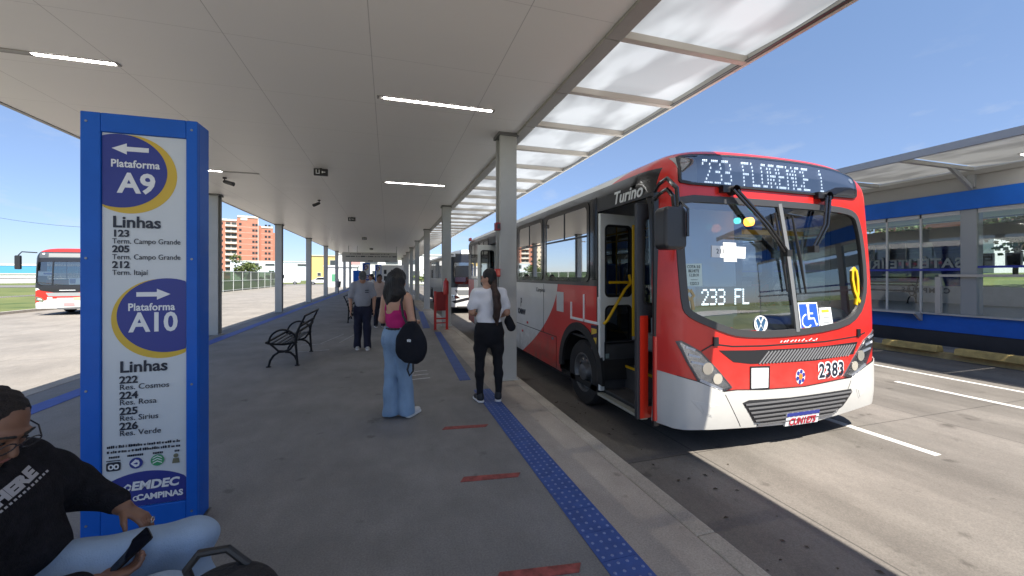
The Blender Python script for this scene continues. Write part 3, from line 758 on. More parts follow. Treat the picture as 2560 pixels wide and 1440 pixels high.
    ring_front([(-.578,.900),(-.320,.890),(-.325,.648),(-.578,.654)], [(-.562,.884),(-.336,.874),(-.341,.664),(-.562,.670)], .003, .004).build('plate_frame', black_rubber, p, smooth=0)
    # round emblem: white disc, navy petals, orange heart
    e = on_front([(.115+.068*math.cos(k*PI/9), .745+.082*math.sin(k*PI/9)) for k in range(18)], .001, .002, .04).build('round_emblem', white_print, b, smooth=0)
    for k in range(6):
        a = k*PI/3+.3; c_ = (.115+.046*math.cos(a), .745+.056*math.sin(a))
        on_front([(c_[0]+.021*math.cos(j*PI/4), c_[1]+.024*math.sin(j*PI/4)) for j in range(8)], .0035, .002, .03).build('petal', navy_print, e, smooth=0)
    on_front([(.115+.026*math.cos(k*PI/5), .745+.032*math.sin(k*PI/5)) for k in range(10)], .006, .002, .04).build('heart', mat('emblem_orange', (.75,.20,.02), .5), e, smooth=0)
    # fleet number, dark digits with a white edge
    n1 = lettering('fleet_number', '2383', .215, white_print, b, MF(.595,.778,.004), bold=.020, depth=.0015, sx=.88, spacing=1.12)
    lettering('digits', '2383', .215, ink, n1, MF(.595,.778,.008), bold=.004, depth=.0015, sx=.88, spacing=1.12)
    # white bumper wrapping both corners
    BT = [(-1.559,.885),(-1.419,.845),(-1.215,.783),(-.911,.662),(-.751,.667),(-.424,.645),(.164,.631),(.75,.662),(.911,.665),(1.215,.783),(1.419,.845),(1.559,.885)]
    BB = [(1.559,.345),(1.4,.32),(1.05,.285),(.40,.222),(-.386,.252),(-1.053,.285),(-1.437,.315),(-1.559,.345)]
    wb = mat('bumper_white', (.52,.51,.48), .35, coat=.25, var=.05, vscale=3)
    bu = on_front(BT+BB, .0, .022).build('bumper', wb, b, smooth=35)
    line_front(BT[1:-1], .012, .010, .006).build('shut_line', black_rubber, bu, smooth=0)
    for sg in (-1, 1):
        line_front([(sg*.902,.637),(sg*.80,.46),(sg*.69,.285)], .006, .0225, .001).build('seam', black_rubber, bu, smooth=0)
        P = [(sg*-1.301,.609),(sg*-.992,.534),(sg*-1.052,.42),(sg*-1.162,.462)]
        fg = on_front(P if sg > 0 else P[::-1], .0225, .002).build('fog_recess', mat('fog_recess', (.50,.495,.47), .5), bu, smooth=0)
        P2 = [(sg*-1.20,.562),(sg*-1.03,.522),(sg*-1.065,.44),(sg*-1.15,.472)]
        on_front(P2 if sg > 0 else P2[::-1], .0248, .002).build('fog_cover', wb, fg, smooth=0)
    lg = on_front(LG, .022, .003).build('lower_grille', mat('grille_black', (.02,.02,.022), .5), bu, smooth=0)
    g = MB()
    for k in range(6):
        z = .515-.046*k; xa = -.66+.036*k; xb = .90-.052*k
        h = line_front([(xa,z),(xb,z)], .016, .026, .012); g.add(h.v, h.f)
    g.build('slat', mat('grille_slat', (.13,.13,.135), .4), lg, smooth=0)
    pl = on_front([(-.109,.375),(.377,.372),(.385,.222),(-.101,.225)], .030, .008).build('number_plate', white_print, bu, smooth=0)
    on_front([(-.105,.372),(.374,.370),(.376,.332),(-.104,.334)], .039, .001).build('blue_strip', navy_print, pl, smooth=0)
    lettering('plate_text', 'CUN1E75', .115, mat('plate_red', (.45,.02,.04), .5), pl, MF(.138,.276,.041), bold=.003, depth=.001, sx=.82)
    # sills, underframe, wheel wells
    g = MB(); g.box(-1.50,1.50,.55,LEN-.1,.28,.36); g.box(-1.1,1.1,.35,LEN-.2,.20,.2801)
    for a in arches:
        for sg in (-1, 1):
            pr = [(a[0]+a[2]*1.02*math.cos(k*PI/14), a[1]+a[2]*1.02*math.sin(k*PI/14)) for k in range(15)]; x0, x1 = sg*1.54, sg*1.05
            vs = [(x, y, z) for x in (x0, x1) for y, z in pr]; n = len(pr)
            g.add(vs, [(i, i+1, n+i+1, n+i) for i in range(n-1)]); g.add([(x1, y, z) for y, z in pr]+[(x1, a[0]+.65, .2),(x1, a[0]-.65, .2)], [tuple(range(n+2))])
    g.build('underframe', mat('underframe_black', (.012,.012,.012), .85), b, smooth=0, fix=False)
    for a in arches:
        for sg in (-1, 1):
            g = MB(); n = 19
            o_ = [(a[0]+a[2]*1.05*math.cos(PI*1.06*k/n-.09), a[1]+a[2]*1.05*math.sin(PI*1.06*k/n-.09)) for k in range(n+1)]; i_ = [(a[0]+a[2]*.87*math.cos(PI*1.06*k/n-.09), a[1]+a[2]*.87*math.sin(PI*1.06*k/n-.09)) for k in range(n+1)]
            vs = [(sg*(HW+t), y, z) for t in (.012, -.03) for L_ in (o_, i_) for y, z in L_]; m_ = n+1; fs = []
            for k in range(n): fs += [(k, k+1, m_+k+1, m_+k), (k, 2*m_+k, 2*m_+k+1, k+1), (m_+k, m_+k+1, 3*m_+k+1, 3*m_+k)]
            g.add(vs, fs).build('wheel_arch', black_rubber, b, smooth=0)
    for yy in (1.95, 8.25):
        make_wheel(b, -1.36, yy, face=-1); make_wheel(b, 1.36, yy, face=1)
    # ---- sides
    for wds, sg in ((wl_, -1), (wr_, 1)):
        for w_ in wds: window_side(b, *w_, sg, vent=w_[2] > 1.5)
    g = MB(); g.box(-HW-.010,-HW+.02,1.44,1.60,1.78,2.86); g.build('side_pillar', black_gloss, b, smooth=0, bev=.006)
    g = MB(); g.box(-HW-.006,-HW+.01,2.75,6.1,.842,.852); g.box(-HW-.006,-HW+.01,7.2,7.55,.842,.852); g.box(-HW-.006,-HW+.01,4.9,4.908,.34,.842); g.box(-HW-.004,-HW+.01,3.30,3.305,.853,1.69); g.box(-HW-.004,-HW+.01,5.55,5.555,.853,1.69); g.box(-HW-.004,-HW+.01,2.745,2.75,.34,.842); g.box(-HW-.004,-HW+.01,7.5,7.505,.34,1.69); g.build('side_seam', black_rubber, b, smooth=0)
    LM = Matrix(((0,-1,0,-HW-.003),(-1,0,0,0),(0,0,1,0),(0,0,0,1)))   # lettering on the left side: reads towards the front
    def LS(y, z, off=.004): return Matrix.Translation((-HW-off, y, z)) @ Matrix(((0,1,0,0),(-1,0,0,0),(0,0,1,0),(0,0,0,1)))
    lettering('model_lettering', 'Turino', .20, white_print, b, LS(.74, 2.755, .006), bold=.004, depth=.002, shear=.25, sx=1.05)
    lettering('small_name', 'Campinas', .11, mat('name_grey', (.10,.10,.11), .5), b, LS(3.45, 1.58), depth=.001)
    lettering('company_initial', 'P', .26, ink, b, LS(4.53, 1.28), depth=.001, sx=.7)
    lettering('company_lettering', 'KMMW', .15, ink, b, LS(4.50, 1.10), bold=.006, depth=.001, sx=.95)
    g = MB(); g.box(-HW-.004,-HW+.001,4.85,5.0,1.36,1.50); g.box(-HW-.004,-HW+.001,4.85,5.0,1.18,1.30); g.build('blue_sticker', navy_print, b, smooth=0)
    g = MB(); g.box(-HW-.005,-HW+.001,2.47,2.73,1.27,1.58); g.build('white_plate', mat('side_plate', (.55,.56,.56), .4), b, smooth=0)
    g = MB()
    for y0, y1, in ((1.36,1.76),(1.80,2.20)):
        g.box(-HW-.018,-HW+.001,y0,y1,1.20,1.235)
    g.box(-HW-.018,-HW+.001,1.36,1.39,1.235,1.56); g.box(-HW-.018,-HW+.001,1.765,1.795,1.235,1.58); g.box(-HW-.018,-HW+.001,2.165,2.20,1.235,1.45)
    g.build('leaflet_pocket', white_print, b, smooth=0, bev=.004)
    g = MB(); g.box(-HW-.004,-HW+.001,1.41,1.585,.86,1.18); d = g.build('warning_sticker', mat('sticker_purple', (.03,.012,.05), .5), b, smooth=0)
    g = MB(); g.prism([(1.43,1.14),(1.57,1.14),(1.57,1.05),(1.43,1.09)], 'yz', -HW-.006, -HW-.003); g.prism([(1.56,1.01),(1.43,1.03),(1.45,.92),(1.50,.89),(1.56,.95)], 'yz', -HW-.006, -HW-.003); g.build('yellow_mark', yellow_print, d, smooth=0)
    for (y, z) in ((4.15,.92),(4.45,.72),(2.9,.80),(6.0,.72)):
        g = MB(); g.box(-HW-.008,-HW+.001,y-.04,y+.04,z-.022,z+.022); g.build('side_reflector', red_paint if y > 3 else grey_plastic, b, smooth=0, bev=.006)
    # tail lights on the rear corner
    g = MB(); g.box(-HW-.01,-HW+.05,LEN-.30,LEN-.02,2.98,3.08); g.build('rear_marker', red_paint, b, smooth=0, bev=.01)
    # ---- doors: two leaves folded inwards at each doorway
    def leaf(x0, y0, x1, y1, fm, gm, z0=.36, z1=2.64, low=None):
        a, c = Vector((x0, y0)), Vector((x1, y1)); L_ = (c-a).length; an = math.atan2(c.y-a.y, c.x-a.x)
        M = Matrix.Translation((x0, y0, 0)) @ Matrix.Rotation(an, 4, 'Z')
        def put(mb): mb.v = [tuple(M @ Vector(v)) for v in mb.v]; return mb
        mid = z0+(z1-z0)*.50; q = MB()
        wu, wlw = rrect(.075, L_-.06, mid+.06, z1-.14, .07), rrect(.075, L_-.06, z0+.11, mid-.05, .07)
        def frame(za, zb, hole):
            h = len(hole); o_ = rrect(0, L_, za, zb, .004); q.ring(o_, hole, 'xz', -.02, .02)
        frame(mid, z1, wu); frame(z0, mid, wlw)
        put(q); d = q.build('door_leaf', fm, b, smooth=0)
        for wv in (wu, wlw):
            q = MB(); q.ring(offset_poly(wv, -.004), offset_poly(wv, .022), 'xz', -.024, .024); put(q).build('gasket', black_rubber, d, smooth=0)
            q = MB(); q.add([(x, 0, z) for x, z in offset_poly(wv, .005)], [tuple(range(len(wv)))]); put(q).build('door_pane', gm, d, smooth=0, fix=False)
        return d, M, L_
    dg = glass('door_glass', (.42,.45,.45), refl=.05)
    white_door = mat('door_frame_white', (.74,.76,.74), .4, var=.04)
    d, M, L_ = leaf(-HW-.005, 1.36, -HW+.57, 1.45, white_door, dg)
    g = MB(); g.tube([M @ Vector(p) for p in ((.02,-.06,1.22),(.07,-.075,1.27),(.36,-.075,1.66),(.47,-.06,1.74),(.47,-.03,1.85))], .019, 10); g.build('grab_bar', yellow_paint, d)
    g = MB(); g.cbox(M @ Vector((.30,-.028,.80)), (.44,.006,.06), M.to_3x3()); g.build('door_sticker', mat('door_sticker', (.25,.33,.33), .4, var=.5, vscale=25, stretch=(8,1,1)), d, smooth=0)
    dk = mat('door_frame_dark', (.035,.036,.042), .4)
    d2, M2, L2 = leaf(-HW-.12, .40, -HW+.40, .42, dk, dg, z0=.34, z1=2.60)
    g = MB(); g.mi = 0
    for x0, x1, z0, z1 in ((.035,.135,.345,1.42),(.135,.47,.345,.46)): g.add([M2 @ Vector(v) for v in [(x0,-.026,z0),(x1,-.026,z0),(x1,-.026,z1),(x0,-.026,z1),(x0,-.02,z0),(x1,-.02,z0),(x1,-.02,z1),(x0,-.02,z1)]], [(0,1,2,3),(0,4,5,1),(1,5,6,2),(2,6,7,3),(3,7,4,0)])
    g.build('red_edge', mat('door_edge_red', (.72,.03,.012), .3), d2, smooth=0)
    d3, _, _ = leaf(-HW-.35, 7.10, -HW+.15, 7.13, white_door, dg)
    d4, _, _ = leaf(-HW-.02, 6.20, -HW+.45, 6.24, dk, dg)
    for y0, y1 in ((.28,1.40),(6.15,7.15)):
        g = MB(); g.box(-HW-.006,-HW+.05,y0-.03,y0,.30,2.70); g.box(-HW-.006,-HW+.05,y1,y1+.03,.30,2.70); g.box(-HW-.006,-HW+.05,y0,y1,2.665,2.70)
        g.build('door_surround', black_plastic, b, smooth=0)
    g = MB(); g.box(-HW-.02,-HW+.06,.45,1.38,.30,.33); g.build('door_sill', mat('sill_alloy', (.42,.42,.36), .4, metal=.3), b, smooth=0)
    # red corner strip beside the front door
    g = MB(); g.box(-HW-.012,-HW+.02,.235,.262,.36,1.22); g.build('corner_strip', red_paint, b, smooth=0)
    # ---- interior
    dark = mat('bus_interior', (.10,.105,.115), .7); grey_in = mat('bus_interior_grey', (.36,.37,.38), .6); floor_in = mat('bus_floor', (.05,.05,.052), .8, var=.2)
    g = MB(); g.box(-1.50,1.50,1.35,LEN-.12,.95,.98); g.box(-.55,1.50,.30,1.35,.95,.98); g.box(-1.50,-.55,.30,1.36,.36,.38); g.box(-1.2,-.55,.30,1.36,.38,.66); g.box(-.55,-.53,.30,1.35,.36,.98)
    g.box(-1.50,-.55,1.35,1.37,.36,.97); fl_ = g.build('floor', floor_in, b, smooth=0)
    g = MB(); g.box(-1.21,-1.19,.42,1.34,.645,.672); g.box(-.57,-.545,.42,1.34,.965,.990); g.build('step_edge', yellow_paint, fl_, smooth=0)
    g = MB(); g.box(-1.45,1.45,.62,LEN-.15,2.86,2.88); g.build('ceiling_lining', mat('bus_ceiling', (.60,.61,.61), .6), b, smooth=0)
    g = MB(); g.box(-1.45,1.45,.36,.62,2.70,2.87); g.build('front_header', dark, b, smooth=0)
    # dashboard hump with cowl and steering wheel (driver sits on the right half of the picture)
    g = MB()
    pr = [(-.30,1.25),(.0,1.30),(.35,1.36),(.62,1.30),(.62,1.0),(-.30,1.0)]
    def dash(x0, x1, h): 
        g.prism([(.16,1.0),(.16,1.16+h*.3),(.30,1.22+h),(.62,1.26+h),(.74,1.20+h),(.74,1.0)], 'yz', x0, x1)
    dash(-.22, 1.42, .10); dash(.20, 1.25, .20); dash(-1.42, -.22, -.06); g.build('dashboard', grey_in, b, smooth=40, bev=.03)
    g = MB(); c_, Rv = Vector((.72,.86,1.62)), Matrix.Rotation(R(-62), 3, 'X')
    g.tube([c_+Rv @ Vector((.22*math.cos(k*PI/14), .22*math.sin(k*PI/14), 0)) for k in range(28)], .018, 8, closed=True)
    for a in (0, 2.1, 4.2): g.tube([c_, c_+Rv @ Vector((.21*math.cos(a+.5), .21*math.sin(a+.5), 0))], .014, 6)
    g.tube([c_, (.72,.66,1.35)], .035, 8); g.build('steering_wheel', black_plastic, b)
    def seat(x, y, z, m_):
        g = MB(); g.prism(rrect(x-.22, x+.22, z+.42, z+1.12, .08), 'xz', y+.38, y+.46); s_ = g.build('seat', m_, b, smooth=40, bev=.02)
        g = MB(); g.box(x-.22, x+.22, y, y+.40, z+.36, z+.45); g.box(x-.18, x+.18, y+.05, y+.35, z, z+.36); g.build('seat_base', grey_in, s_, smooth=0, bev=.02)
    seat(.75, 1.15, 1.0, dark)
    sm = mat('seat_blue', (.03,.09,.30), .7, var=.15)
    for yy in (2.6, 3.5, 4.4, 5.3, 6.6, 7.5, 8.4):
        for x in (-1.15,-.68,.68,1.15):
            if x < 0 and 5.6 < yy < 7.2: continue
            seat(x, yy, .98, sm)
    g = MB()
    for (x, y) in ((-.50,1.40),(.35,1.9),(-.5,3.3),(.45,4.2),(-.5,5.9),(.45,6.4)): g.tube([(x,y,.98),(x,y,2.86)], .018, 8)
    g.tube([(-.45,1.4,2.55),(-.45,9,2.55)], .016, 8); g.tube([(.45,1.9,2.55),(.45,9,2.55)], .016, 8); g.tube([(-1.10,1.30,1.05),(-1.10,1.30,2.5)], .02, 8)
    g.tube([(-1.42,1.36,1.75),(-1.0,1.40,1.75)], .018, 8)
    g.build('handrail', yellow_paint, b)
    g = MB(); g.box(.15,1.42,1.78,1.82,.98,1.75); g.box(.15,.19,1.0,1.80,.98,1.55); g.build('driver_partition', grey_in, b, smooth=0)
    g = MB(); g.box(.10,1.10,.70,.74,2.36,2.42); g.build('sun_visor', yellow_paint, b, smooth=0)
    # items behind the windscreen
    def inside_plate(name, pts, m_, off=-.006): return on_front(pts, off, .002).build(name, m_, b, smooth=0)
    cab = mat('cab_screen', (.085,.12,.155), .35)
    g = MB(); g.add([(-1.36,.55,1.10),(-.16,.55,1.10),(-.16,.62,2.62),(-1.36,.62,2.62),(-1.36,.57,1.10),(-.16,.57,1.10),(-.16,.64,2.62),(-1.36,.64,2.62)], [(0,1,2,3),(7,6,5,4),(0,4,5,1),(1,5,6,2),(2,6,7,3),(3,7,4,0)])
    g.build('reflection_pane', glass('reflection_tint', (.10,.13,.15), refl=.02, opaque=.85, base=(.50,.62,.70)), b, smooth=0, fix=False)  # added pane, the windscreen's slate-blue reflection put into its colour
    p = inside_plate('paper_notice', [(-1.0,2.15),(-.58,2.14),(-.595,2.02),(-1.01,2.03)], white_print); on_front([(-.86,2.185),(-.70,2.183),(-.70,1.985),(-.86,1.987)], -.0085, .001).build('notice_tab', white_print, p, smooth=0)
    lettering('notice_text', '211', .07, ink, p, MF(-.90,2.09,-.002), depth=.0006)
    p = inside_plate('stop_list', [(-1.325,1.96),(-1.13,1.965),(-1.13,1.735),(-1.325,1.735)], mat('paper_mint', (.50,.62,.60), .6))
    for k, tx in enumerate(('COTA 3.0', 'BILHETE', '12.20.31', '-------', '122/2.3')): lettering('list_text', tx, .043, ink, p, MF(-1.225,1.93-.042*k,-.002), depth=.0006, sx=.8)
    p = inside_plate('access_sign', [(.093,1.546),(.385,1.544),(.43,1.245),(.128,1.242)], white_print, -.006)
    on_front([(.107,1.530),(.372,1.529),(.413,1.258),(.140,1.256)], -.0035, .0015).build('blue_field', mat('access_blue', (.02,.09,.50), .45), p, smooth=0)
    def ac(pts, wd): h = line_front(pts, wd, -.001, .002); return h
    g = MB()
    cx, cz = .262, 1.37
    for h in (ac([(cx-.025,1.50),(cx-.018,1.42),(cx-.012,1.36)], .03), ac([(cx-.02,1.425),(cx+.05,1.425)], .018), ac([(cx-.012,1.37),(cx+.065,1.37),(cx+.10,1.295),(cx+.125,1.305)], .02),
              ac([(cx-.04+.075*math.cos(a), 1.345+.072*math.sin(a)) for a in [R(100+k*22) for k in range(11)]], .016)): g.add(h.v, h.f)
    h = on_front([(cx-.027+.022*math.cos(k*PI/5), 1.513+.018*math.sin(k*PI/5)) for k in range(10)], -.001, .002); g.add(h.v, h.f)
    g.build('wheelchair_symbol', white_print, p, smooth=0)
    p = inside_plate('info_sheet', [(.413,1.481),(.605,1.485),(.642,1.262),(.436,1.26)], white_print); on_front([(.45,1.46),(.57,1.462),(.573,1.43),(.452,1.428)], -.0035, .001).build('sheet_heading', yellow_print, p, smooth=0)
    g = MB()
    for k in range(5): h = line_front([(.47+.004*k,1.40-.028*k),(.57+.004*k,1.40-.028*k)], .007, -.0035, .001); g.add(h.v, h.f)
    g.build('sheet_text', grey_plastic, p, smooth=0)
    # yellow awareness ribbon on the right corner pillar
    g = MB()
    for P in ([(1.055,1.50),(1.10,1.64),(1.105,1.80),(1.09,1.89),(1.055,1.925),(1.02,1.89),(1.01,1.80),(1.04,1.66),(1.10,1.56),(1.165,1.48)],): h = line_front(P, .036, .002, .003); g.add(h.v, h.f)
    g.build('yellow_ribbon', yellow_paint, b, smooth=0)
    g = MB(); h = line_front([(-1.28,1.70),(-1.32,1.66),(-1.28,1.60),(-1.23,1.64),(-1.27,1.70)], .03, -.006, .002); g.add(h.v, h.f); h = line_front([(-1.26,1.62),(-1.24,1.50)], .03, -.006, .002); g.add(h.v, h.f)
    g.build('diamond_sticker', mat('sticker_tan', (.40,.30,.14), .6), b, smooth=0)
    # round badge on the dash: ring with a V above a W
    g = MB(); cx, cz, r_ = -.43, 1.335, .088
    h = ring_front([(cx+r_*math.cos(k*PI/14), cz+r_*math.sin(k*PI/14)) for k in range(28)], [(cx+r_*.85*math.cos(k*PI/14), cz+r_*.85*math.sin(k*PI/14)) for k in range(28)], -.002, .002); g.add(h.v, h.f)
    for P in ([(-.034,.07),(0,.008),(.034,.07)], [(-.074,.035),(-.034,-.07),(0,-.008),(.034,-.07),(.074,.035)]):
        h = line_front([(cx+x, cz+z) for x, z in P], .014, -.001, .002); g.add(h.v, h.f)
    g.build('dash_badge', white_print, b, smooth=0)
    bd = on_front([(cx+r_*math.cos(k*PI/14), cz+r_*math.sin(k*PI/14)) for k in range(28)], -.006, .001).build('badge_disc', mat('badge_blue', (.03,.09,.18), .3), b, smooth=0)
    # line display standing behind the glass
    g = MB(); g.box(-.97,-.18,.30,.34,1.50,1.72); dd = g.build('line_display', black_plastic, b, smooth=0)
    g = MB(); dl, wdt = dots('233 FL')
    for dx, dz in dl: x = -.92+.66*dx/wdt; z = 1.53+.155*dz/6; g.box(x-.008, x+.008, .294, .299, z-.010, z+.010)
    g.build('display_digits', led_white, dd, smooth=0)
    # amber and teal lamps inside
    g = MB(); g.lathe([(0,.33),(.05,.34),(.05,.40),(0,.40)], 14, 'y', (-.19,0,2.46)); g.build('amber_lamp', mat('amber_lamp', (1.0,.28,.03), .4, emit=2.2), b)
    g = MB(); g.lathe([(0,.37),(.035,.38),(.035,.42),(0,.42)], 14, 'y', (-.33,0,2.47)); g.build('teal_lamp', mat('teal_lamp', (.06,.55,.50), .4, emit=.7), b)
    # ---- wipers: two parallel arms, a blade on a knuckle
    def wiper(piv, knuckle, b0, b1):
        def P(p, o): return Vector((p[0], Yf(*p)-o, p[1]))
        g = MB(); g.lathe([(.05,-.06),(.05,.03),(0,.03)], 12, 'y', (piv[0], Yf(*piv)-.03, piv[1])); g.cbox(P((piv[0]-.08, piv[1]+.01), .03), (.12,.06,.07)); w_ = g.build('wiper', black_plastic, b)
        mid = ((piv[0]+knuckle[0])/2+.02, (piv[1]+knuckle[1])/2-.03)
        g = MB()
        for d in (-.028, .028): g.tube([P((piv[0]+d, piv[1]), .07), P((mid[0]+d, mid[1]), .10), P((knuckle[0]+d*.8, knuckle[1]), .06)], [.016,.015,.013], 8)
        g.build('wiper_arm', black_gloss, w_)
        g = MB(); g.tube([P(b0, .02), P(((b0[0]+b1[0])/2, (b0[1]+b1[1])/2), .022), P(b1, .02)], [.009,.017,.009], 6); g.cbox(P(knuckle, .05), (.07,.08,.07)); g.build('wiper_blade', black_rubber, w_)
    wiper((-.743,2.725), (-.10,2.08), (-.183,2.516), (-.079,1.669)); wiper((.577,2.735), (.298,2.13), (.056,2.495), (.189,1.649))
    # ---- mirrors on curved arms
    g = MB()
    for dz, o_ in ((0,0),(-.10,.05)): g.tube([(-1.50,.40,2.66+dz*.7),(-1.60,.12,2.75+dz),(-1.70,-.12,2.74+dz),(-1.72,-.27+o_,2.62+dz*.6),(-1.72,-.29+o_,2.43)], .020, 8)
    ma_ = g.build('mirror_arm', black_gloss, b)
    g = MB(); g.prism(rrect(-1.91,-1.68,2.07,2.44,.05), 'xz', -.36, -.20); g.build('mirror', mat('mirror_shell', (.022,.022,.026), .38), ma_, smooth=30, bev=.025)
    g = MB(); g.prism(rrect(-1.89,-1.70,2.09,2.42,.04), 'xz', -.20, -.196); g.build('mirror_glass', chrome, ma_, smooth=0)
    g = MB(); g.tube([(-1.70,-.29,2.50),(-1.70,-.385,2.42),(-1.70,-.385,2.18)], .012, 6); g.build('mirror_rod', black_gloss, ma_)
    return b
red_bus = build_red_bus((4.16, 3.22, -.25))
# ---------------------------------------------------------------- the other two buses
def far_bus(loc, label, LEN, pick, mats, ws, parts, group=None, scale=.95):
    b = thing('city_bus', label, 'bus', loc, 0, group); b.scale = (scale,)*3
    wl_ = [(1.0+1.3*k, 2.2+1.3*k, 1.75, 2.75) for k in range(int((LEN-2)/1.3))]
    mb = bus_shell(LEN, offset_poly(ws, .05), [], wl_, wl_, [(2.2,.5,.6),(LEN-2.6,.5,.6)])
    for i, f in enumerate(mb.f):
        c = [sum(mb.v[k][a] for k in f)/len(f) for a in range(3)]; mb.m[i] = pick(*c)
    mb.build('body', mats, b, smooth=40)
    for w_ in wl_:
        for sg in (-1, 1):
            g = MB(); g.add([(sg*(HW-.004), a, c) for a, c in ((w_[0],w_[2]),(w_[1],w_[2]),(w_[1],w_[3]),(w_[0],w_[3]))], [(0,1,2,3)]); g.build('side_window', side_glass, b, smooth=0, fix=False)
    ring_front(ws, offset_poly(ws, .06), .0, .010).build('windscreen_seal', black_rubber, b)
    on_front(offset_poly(ws, .05), -.010, .001, .2).build('windscreen', ws_glass, b, smooth=60, fix=False)
    g = MB(); g.box(-1.48,1.48,.5,LEN-.1,.28,.36); g.box(-1.46,1.46,.62,LEN-.15,2.84,2.86); g.box(-1.48,1.48,1.3,LEN-.1,.93,.95); g.build('underframe', mats[-1], b, smooth=0)
    for yy in (2.2, LEN-2.6):
        for x in (-1.34, 1.34): make_wheel(b, x, yy, face=-1 if x < 0 else 1)
    parts(b); return b
FWS = [(-1.36,2.62),(1.36,2.62),(1.40,2.3),(1.40,1.55),(1.2,1.42),(-1.2,1.42),(-1.40,1.55),(-1.40,2.3)]
far_red = mat('far_bus_red', (.60,.03,.022), .3, coat=.5); far_white = mat('far_bus_white', (.70,.70,.68), .35, coat=.4); far_black = mat('far_bus_black', (.02,.02,.024), .3, coat=.4)
def pick_left(x, y, z):
    if z > 3.06: return 0
    if z > 1.30 and y < .9 or 1.65 < z < 2.9: return 2
    if y < .55: return 0 if .72 < z+(.12*x*x-.12) < 1.30 else 1
    return 0 if y < 4 else 1
def parts_left(b):
    dis = on_front([(-1.28,3.02),(1.28,3.02),(1.28,2.76),(-1.28,2.76)], .002, .004).build('destination_sign', mat('far_sign', (.10,.11,.12), .3), b, smooth=0)
    on_front([(-.85,2.98),(1.2,2.98),(1.2,2.80),(-.85,2.80)], .007, .002).build('sign_panel', mat('far_sign_grey', (.32,.33,.32), .4), dis, smooth=0)
    on_front([(-1.15,2.99),(-1.04,2.99),(-1.04,2.92),(-1.15,2.92)], .007, .002).build('marker_lamp', white_print, dis, smooth=0)
    on_front([(-1.3,1.34),(1.3,1.34),(1.15,1.20),(.5,1.10),(-.5,1.10),(-1.15,1.20)], .004, .006).build('black_trim', far_black, b, smooth=30)
    on_front([(-.30,1.22),(.42,1.22),(.42,1.19),(-.30,1.19)], .011, .003).build('chrome_bar', white_print, b, smooth=0)
    on_front([(-.92,1.09),(.92,1.09),(.75,.92),(-.80,.92)], .003, .004).build('grille', mat('far_grille', (.32,.34,.34), .4), b, smooth=0)
    p = on_front([(-.10,.60),(.38,.60),(.38,.45),(-.10,.45)], .004, .006).build('number_plate', mat('far_plate', (.62,.30,.30), .5), b, smooth=0)
    on_front([(-.85,.88),(-.62,.88),(-.62,.70),(-.85,.70)], .004, .004).build('white_plate', white_print, b, smooth=0)
    on_front([(.32,.86),(.98,.90),(.98,.74),(.32,.72)], .004, .004).build('pale_plate', mat('far_pale', (.62,.45,.30), .5), b, smooth=0)
    on_front([(-.42,.36),(1.0,.40),(.95,.30),(-.35,.28)], .004, .004).build('lower_grille', grey_plastic, b, smooth=0)
    for sg in (-1, 1):
        h = on_front([(sg*1.40,.92),(sg*1.12,.86),(sg*1.0,.74),(sg*1.05,.66),(sg*1.36,.72)], .002, .008).build('headlight', chrome, b, smooth=0)
        on_front([(sg*1.28,.84),(sg*1.12,.80),(sg*1.08,.74),(sg*1.28,.76)], .011, .002).build('lamp', white_print, h, smooth=0)
        g = MB(); g.tube([(sg*1.35,.12,3.0),(sg*1.75,-.22,3.02),(sg*1.86,-.28,2.85)], .025, 6); m_ = g.build('mirror_arm', far_black, b); g = MB(); g.prism(rrect(sg*1.86-.12, sg*1.86+.12, 2.2, 2.85, .05), 'xz', -.34, -.22); g.build('mirror', far_black, m_, smooth=0, bev=.02)
    g = MB(); g.box(-1.2,1.2,.45,.75,1.38,1.5); g.box(.55,1.0,1.0,1.1,1.3,2.3); g.build('dashboard', grey_plastic, b, smooth=0)
    g = MB(); g.tube([(-.35,.75,1.3),(-.15,.85,1.75),(.1,.75,1.45)], .05, 8); g.build('steering_wheel', yellow_print, b)
    p = on_front([(.10,1.78),(.80,1.80),(.80,1.47),(.10,1.47)], -.02, .004).build('access_sign', white_print, b, smooth=0)
    on_front([(.14,1.74),(.40,1.75),(.40,1.52),(.14,1.52)], -.015, .003).build('blue_field', navy_print, p, smooth=0)
    p = on_front([(-1.30,2.10),(-.62,2.10),(-.62,1.90),(-1.30,1.90)], -.02, .004).build('route_card', white_print, b, smooth=0)
    on_front([(-1.06,2.04),(-.68,2.04),(-.68,1.96),(-1.06,1.96)], -.015, .003).build('route_text', navy_print, p, smooth=0)
    on_front([(-.66,2.6),(-.60,2.6),(-.60,1.45),(-.66,1.45)], .004, .006).build('centre_post', far_black, b, smooth=0)
left_bus = far_bus((-14.08, 23.5, ZR), 'red and white bus parked in the sun on the far road behind the sign pylon', 11, pick_left, [far_red, far_white, far_black, far_black], FWS, parts_left)
def pick_back(x, y, z):
    if y > .6: return 1 if z > 2.9 else 2
    if z > 2.85: return 0
    if z > 1.30: return 2
    return 0
